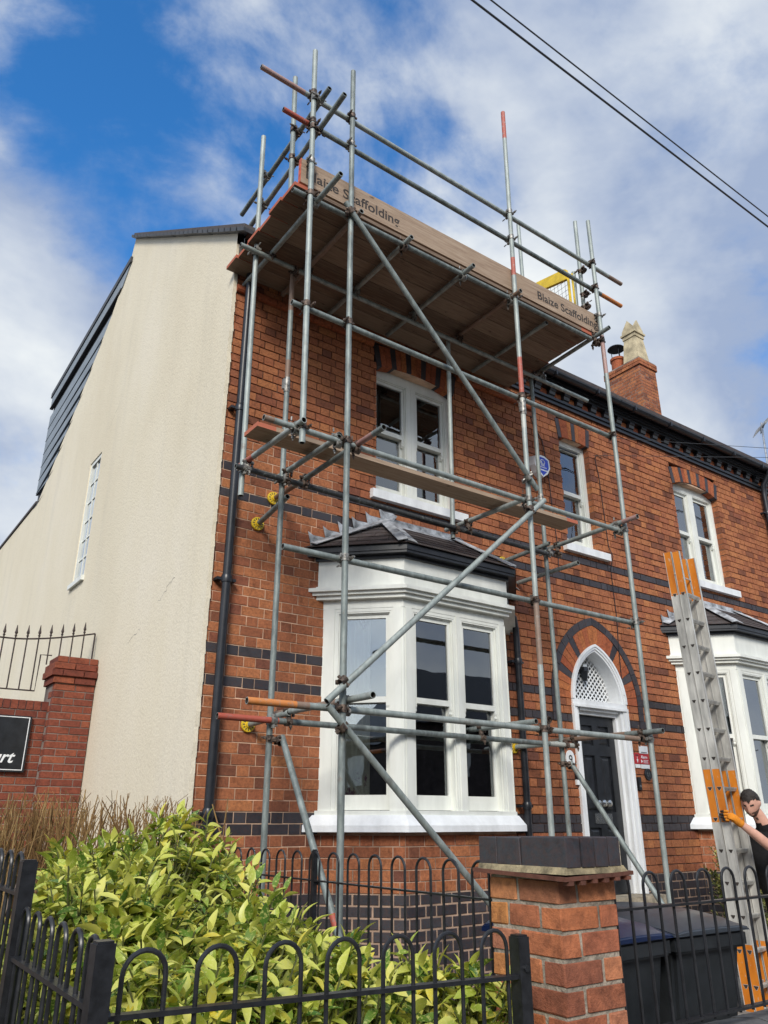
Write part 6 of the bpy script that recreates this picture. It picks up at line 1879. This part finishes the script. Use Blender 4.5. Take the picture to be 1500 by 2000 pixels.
m_ = MB(); m_.box(6.855, 6.900, F - 0.035, F - 0.003, 2.03, 2.11); m_.build('case', M['black'], ks, org=(6.88, F, 2)); m_ = MB(); m_.box(6.857, 6.898, F - 0.03, F - 0.003, 1.975, 2.028); m_.build('keypad', M['white2'], ks, org=(6.88, F, 2))
lp = empty('porch_lantern', (7.36, F + 0.1, 3.3), 'small black lantern hanging in front of the lattice over the door', 'lantern')
m_ = MB(); c = (7.33, F + 0.13, 3.26)
m_.lathe((c[0], c[1], c[2] + 0.05), [(0.045, 0), (0.045, 0.03), (0.02, 0.06)], 10); m_.build('canopy', M['chrome'], lp, org=c)
m_ = MB(); m_.lathe((c[0], c[1], c[2] - 0.05), [(0.022, -0.06), (0.03, -0.05), (0.045, 0.03), (0.055, 0.05), (0.05, 0.098), (0.03, 0.1)], 8); m_.tube([(c[0], c[1], c[2] - .1), (c[0] - .01, c[1], c[2] - .14), (c[0] + .015, c[1], c[2] - .15)], 0.006, 6); m_.build('body', M['black'], lp, org=c)
# cables down the front
cb_ = empty('wall_cable', (7.9, F, 4), 'thin black cable running down the brick beside the small upper window', 'cable')
def cable(parent, pts, r, name='run'):
    m_ = MB(); m_.tube(pts, r, 6); return m_.build(name, M['black'], parent, smooth=True, org=pts[0])
cable(cb_, [(7.95, F - .012, 6.18), (7.83, F - .012, 6.20), (7.79, F - .012, 6.14), (7.83, F - .012, 5.9), (7.85, F - .012, 5.4), (7.87, F - .012, 4.9), (7.86, F - .07, 4.75), (7.86, F - .012, 4.6), (7.87, F - .012, 3.95), (7.84, F - .014, 3.6), (7.82, F - .02, 3.2), (7.835, F - .02, 3.0)], 0.0055)
cable(cb_, [(7.87, F - .012, 3.95), (7.95, F - .012, 3.99), (8.25, F - .012, 3.97)], 0.005)
cb2 = empty('wall_cable', (6.8, F, 5), 'thin black cable looping above and down beside the alarm box', 'cable')
cable(cb2, [(6.70, F - .01, 6.42), (6.60, F - .01, 6.40), (6.63, F - .01, 6.30), (6.78, F - .01, 6.1), (6.84, F - .01, 5.7), (6.86, F - .01, 5.2), (6.90, F - .01, 4.7), (6.88, F - .01, 4.45)], 0.0055)
def span(name, A, C, sag, r, label):
    A, C = Vector(A), Vector(C); n = 24
    m_ = MB(); m_.tube([A + (C - A) * i / n - Z * sag * 4 * (i / n) * (1 - i / n) for i in range(n + 1)], r, 6)
    return setp(m_.build(name, M['black'], None, smooth=True, org=A), label, 'cable')
def ext(A, B, k): A, B = Vector(A), Vector(B); return A + (B - A) * k
span('drop_wire', (8.04, F - .03, 6.52), ext((8.04, F - .03, 6.52), (9.47, 4.5, 6.20), 4), 0.03, 0.0035, 'thin drop wire leaving the brick front towards the right, upper of the two')
span('drop_wire', (7.75, F - .02, 6.17), ext((7.75, F - .02, 6.17), (9.42, 4.5, 6.05), 4), 0.03, 0.0035, 'thin drop wire leaving the brick front towards the right, lower of the two')
span('overhead_line', (-24, 3.16, 8.0), (38, 3.20, 8.0), 0.0, 0.010, 'thicker of the two overhead lines crossing the sky at top right')
span('overhead_line', (-24, 3.06, 8.02), (38, 3.14, 8.02), 0.0, 0.007, 'thinner of the two overhead lines crossing the sky at top right')
ae = empty('roof_aerial', (20.75, 9.97, 9.9), 'spiky television aerial on a mast above the far roof at the right edge', 'aerial')
M['mast'] = simple('aerial_metal', (0.35, 0.36, 0.38), 0.4, 0.7, var=0.2, bump=0)
m_ = MB(); m_.tube([(20.62, 9.97, 9.9), (20.88, 9.97, 12.55)], 0.028, 8); m_.build('mast', M['mast'], ae, org=(20.7, 9.97, 10))
m_ = MB()
for k in range(5):
    z_ = 12.45 - k * 0.06
    m_.tube([(20.3 + k * .02, 9.6, 12.2 + k * .02), (21.4, 10.3, 12.6 - k * .03)], 0.014, 5)
for k in range(9):
    c = Vector((20.35 + k * 0.12, 9.65 + k * .075, 12.25 + k * .04)); m_.tube([c - Vector((0.12, -.2, .22)), c + Vector((0.12, -.2, .22))], 0.010, 5)
m_.build('array', M['mast'], ae, org=(20.8, 9.97, 12.3))
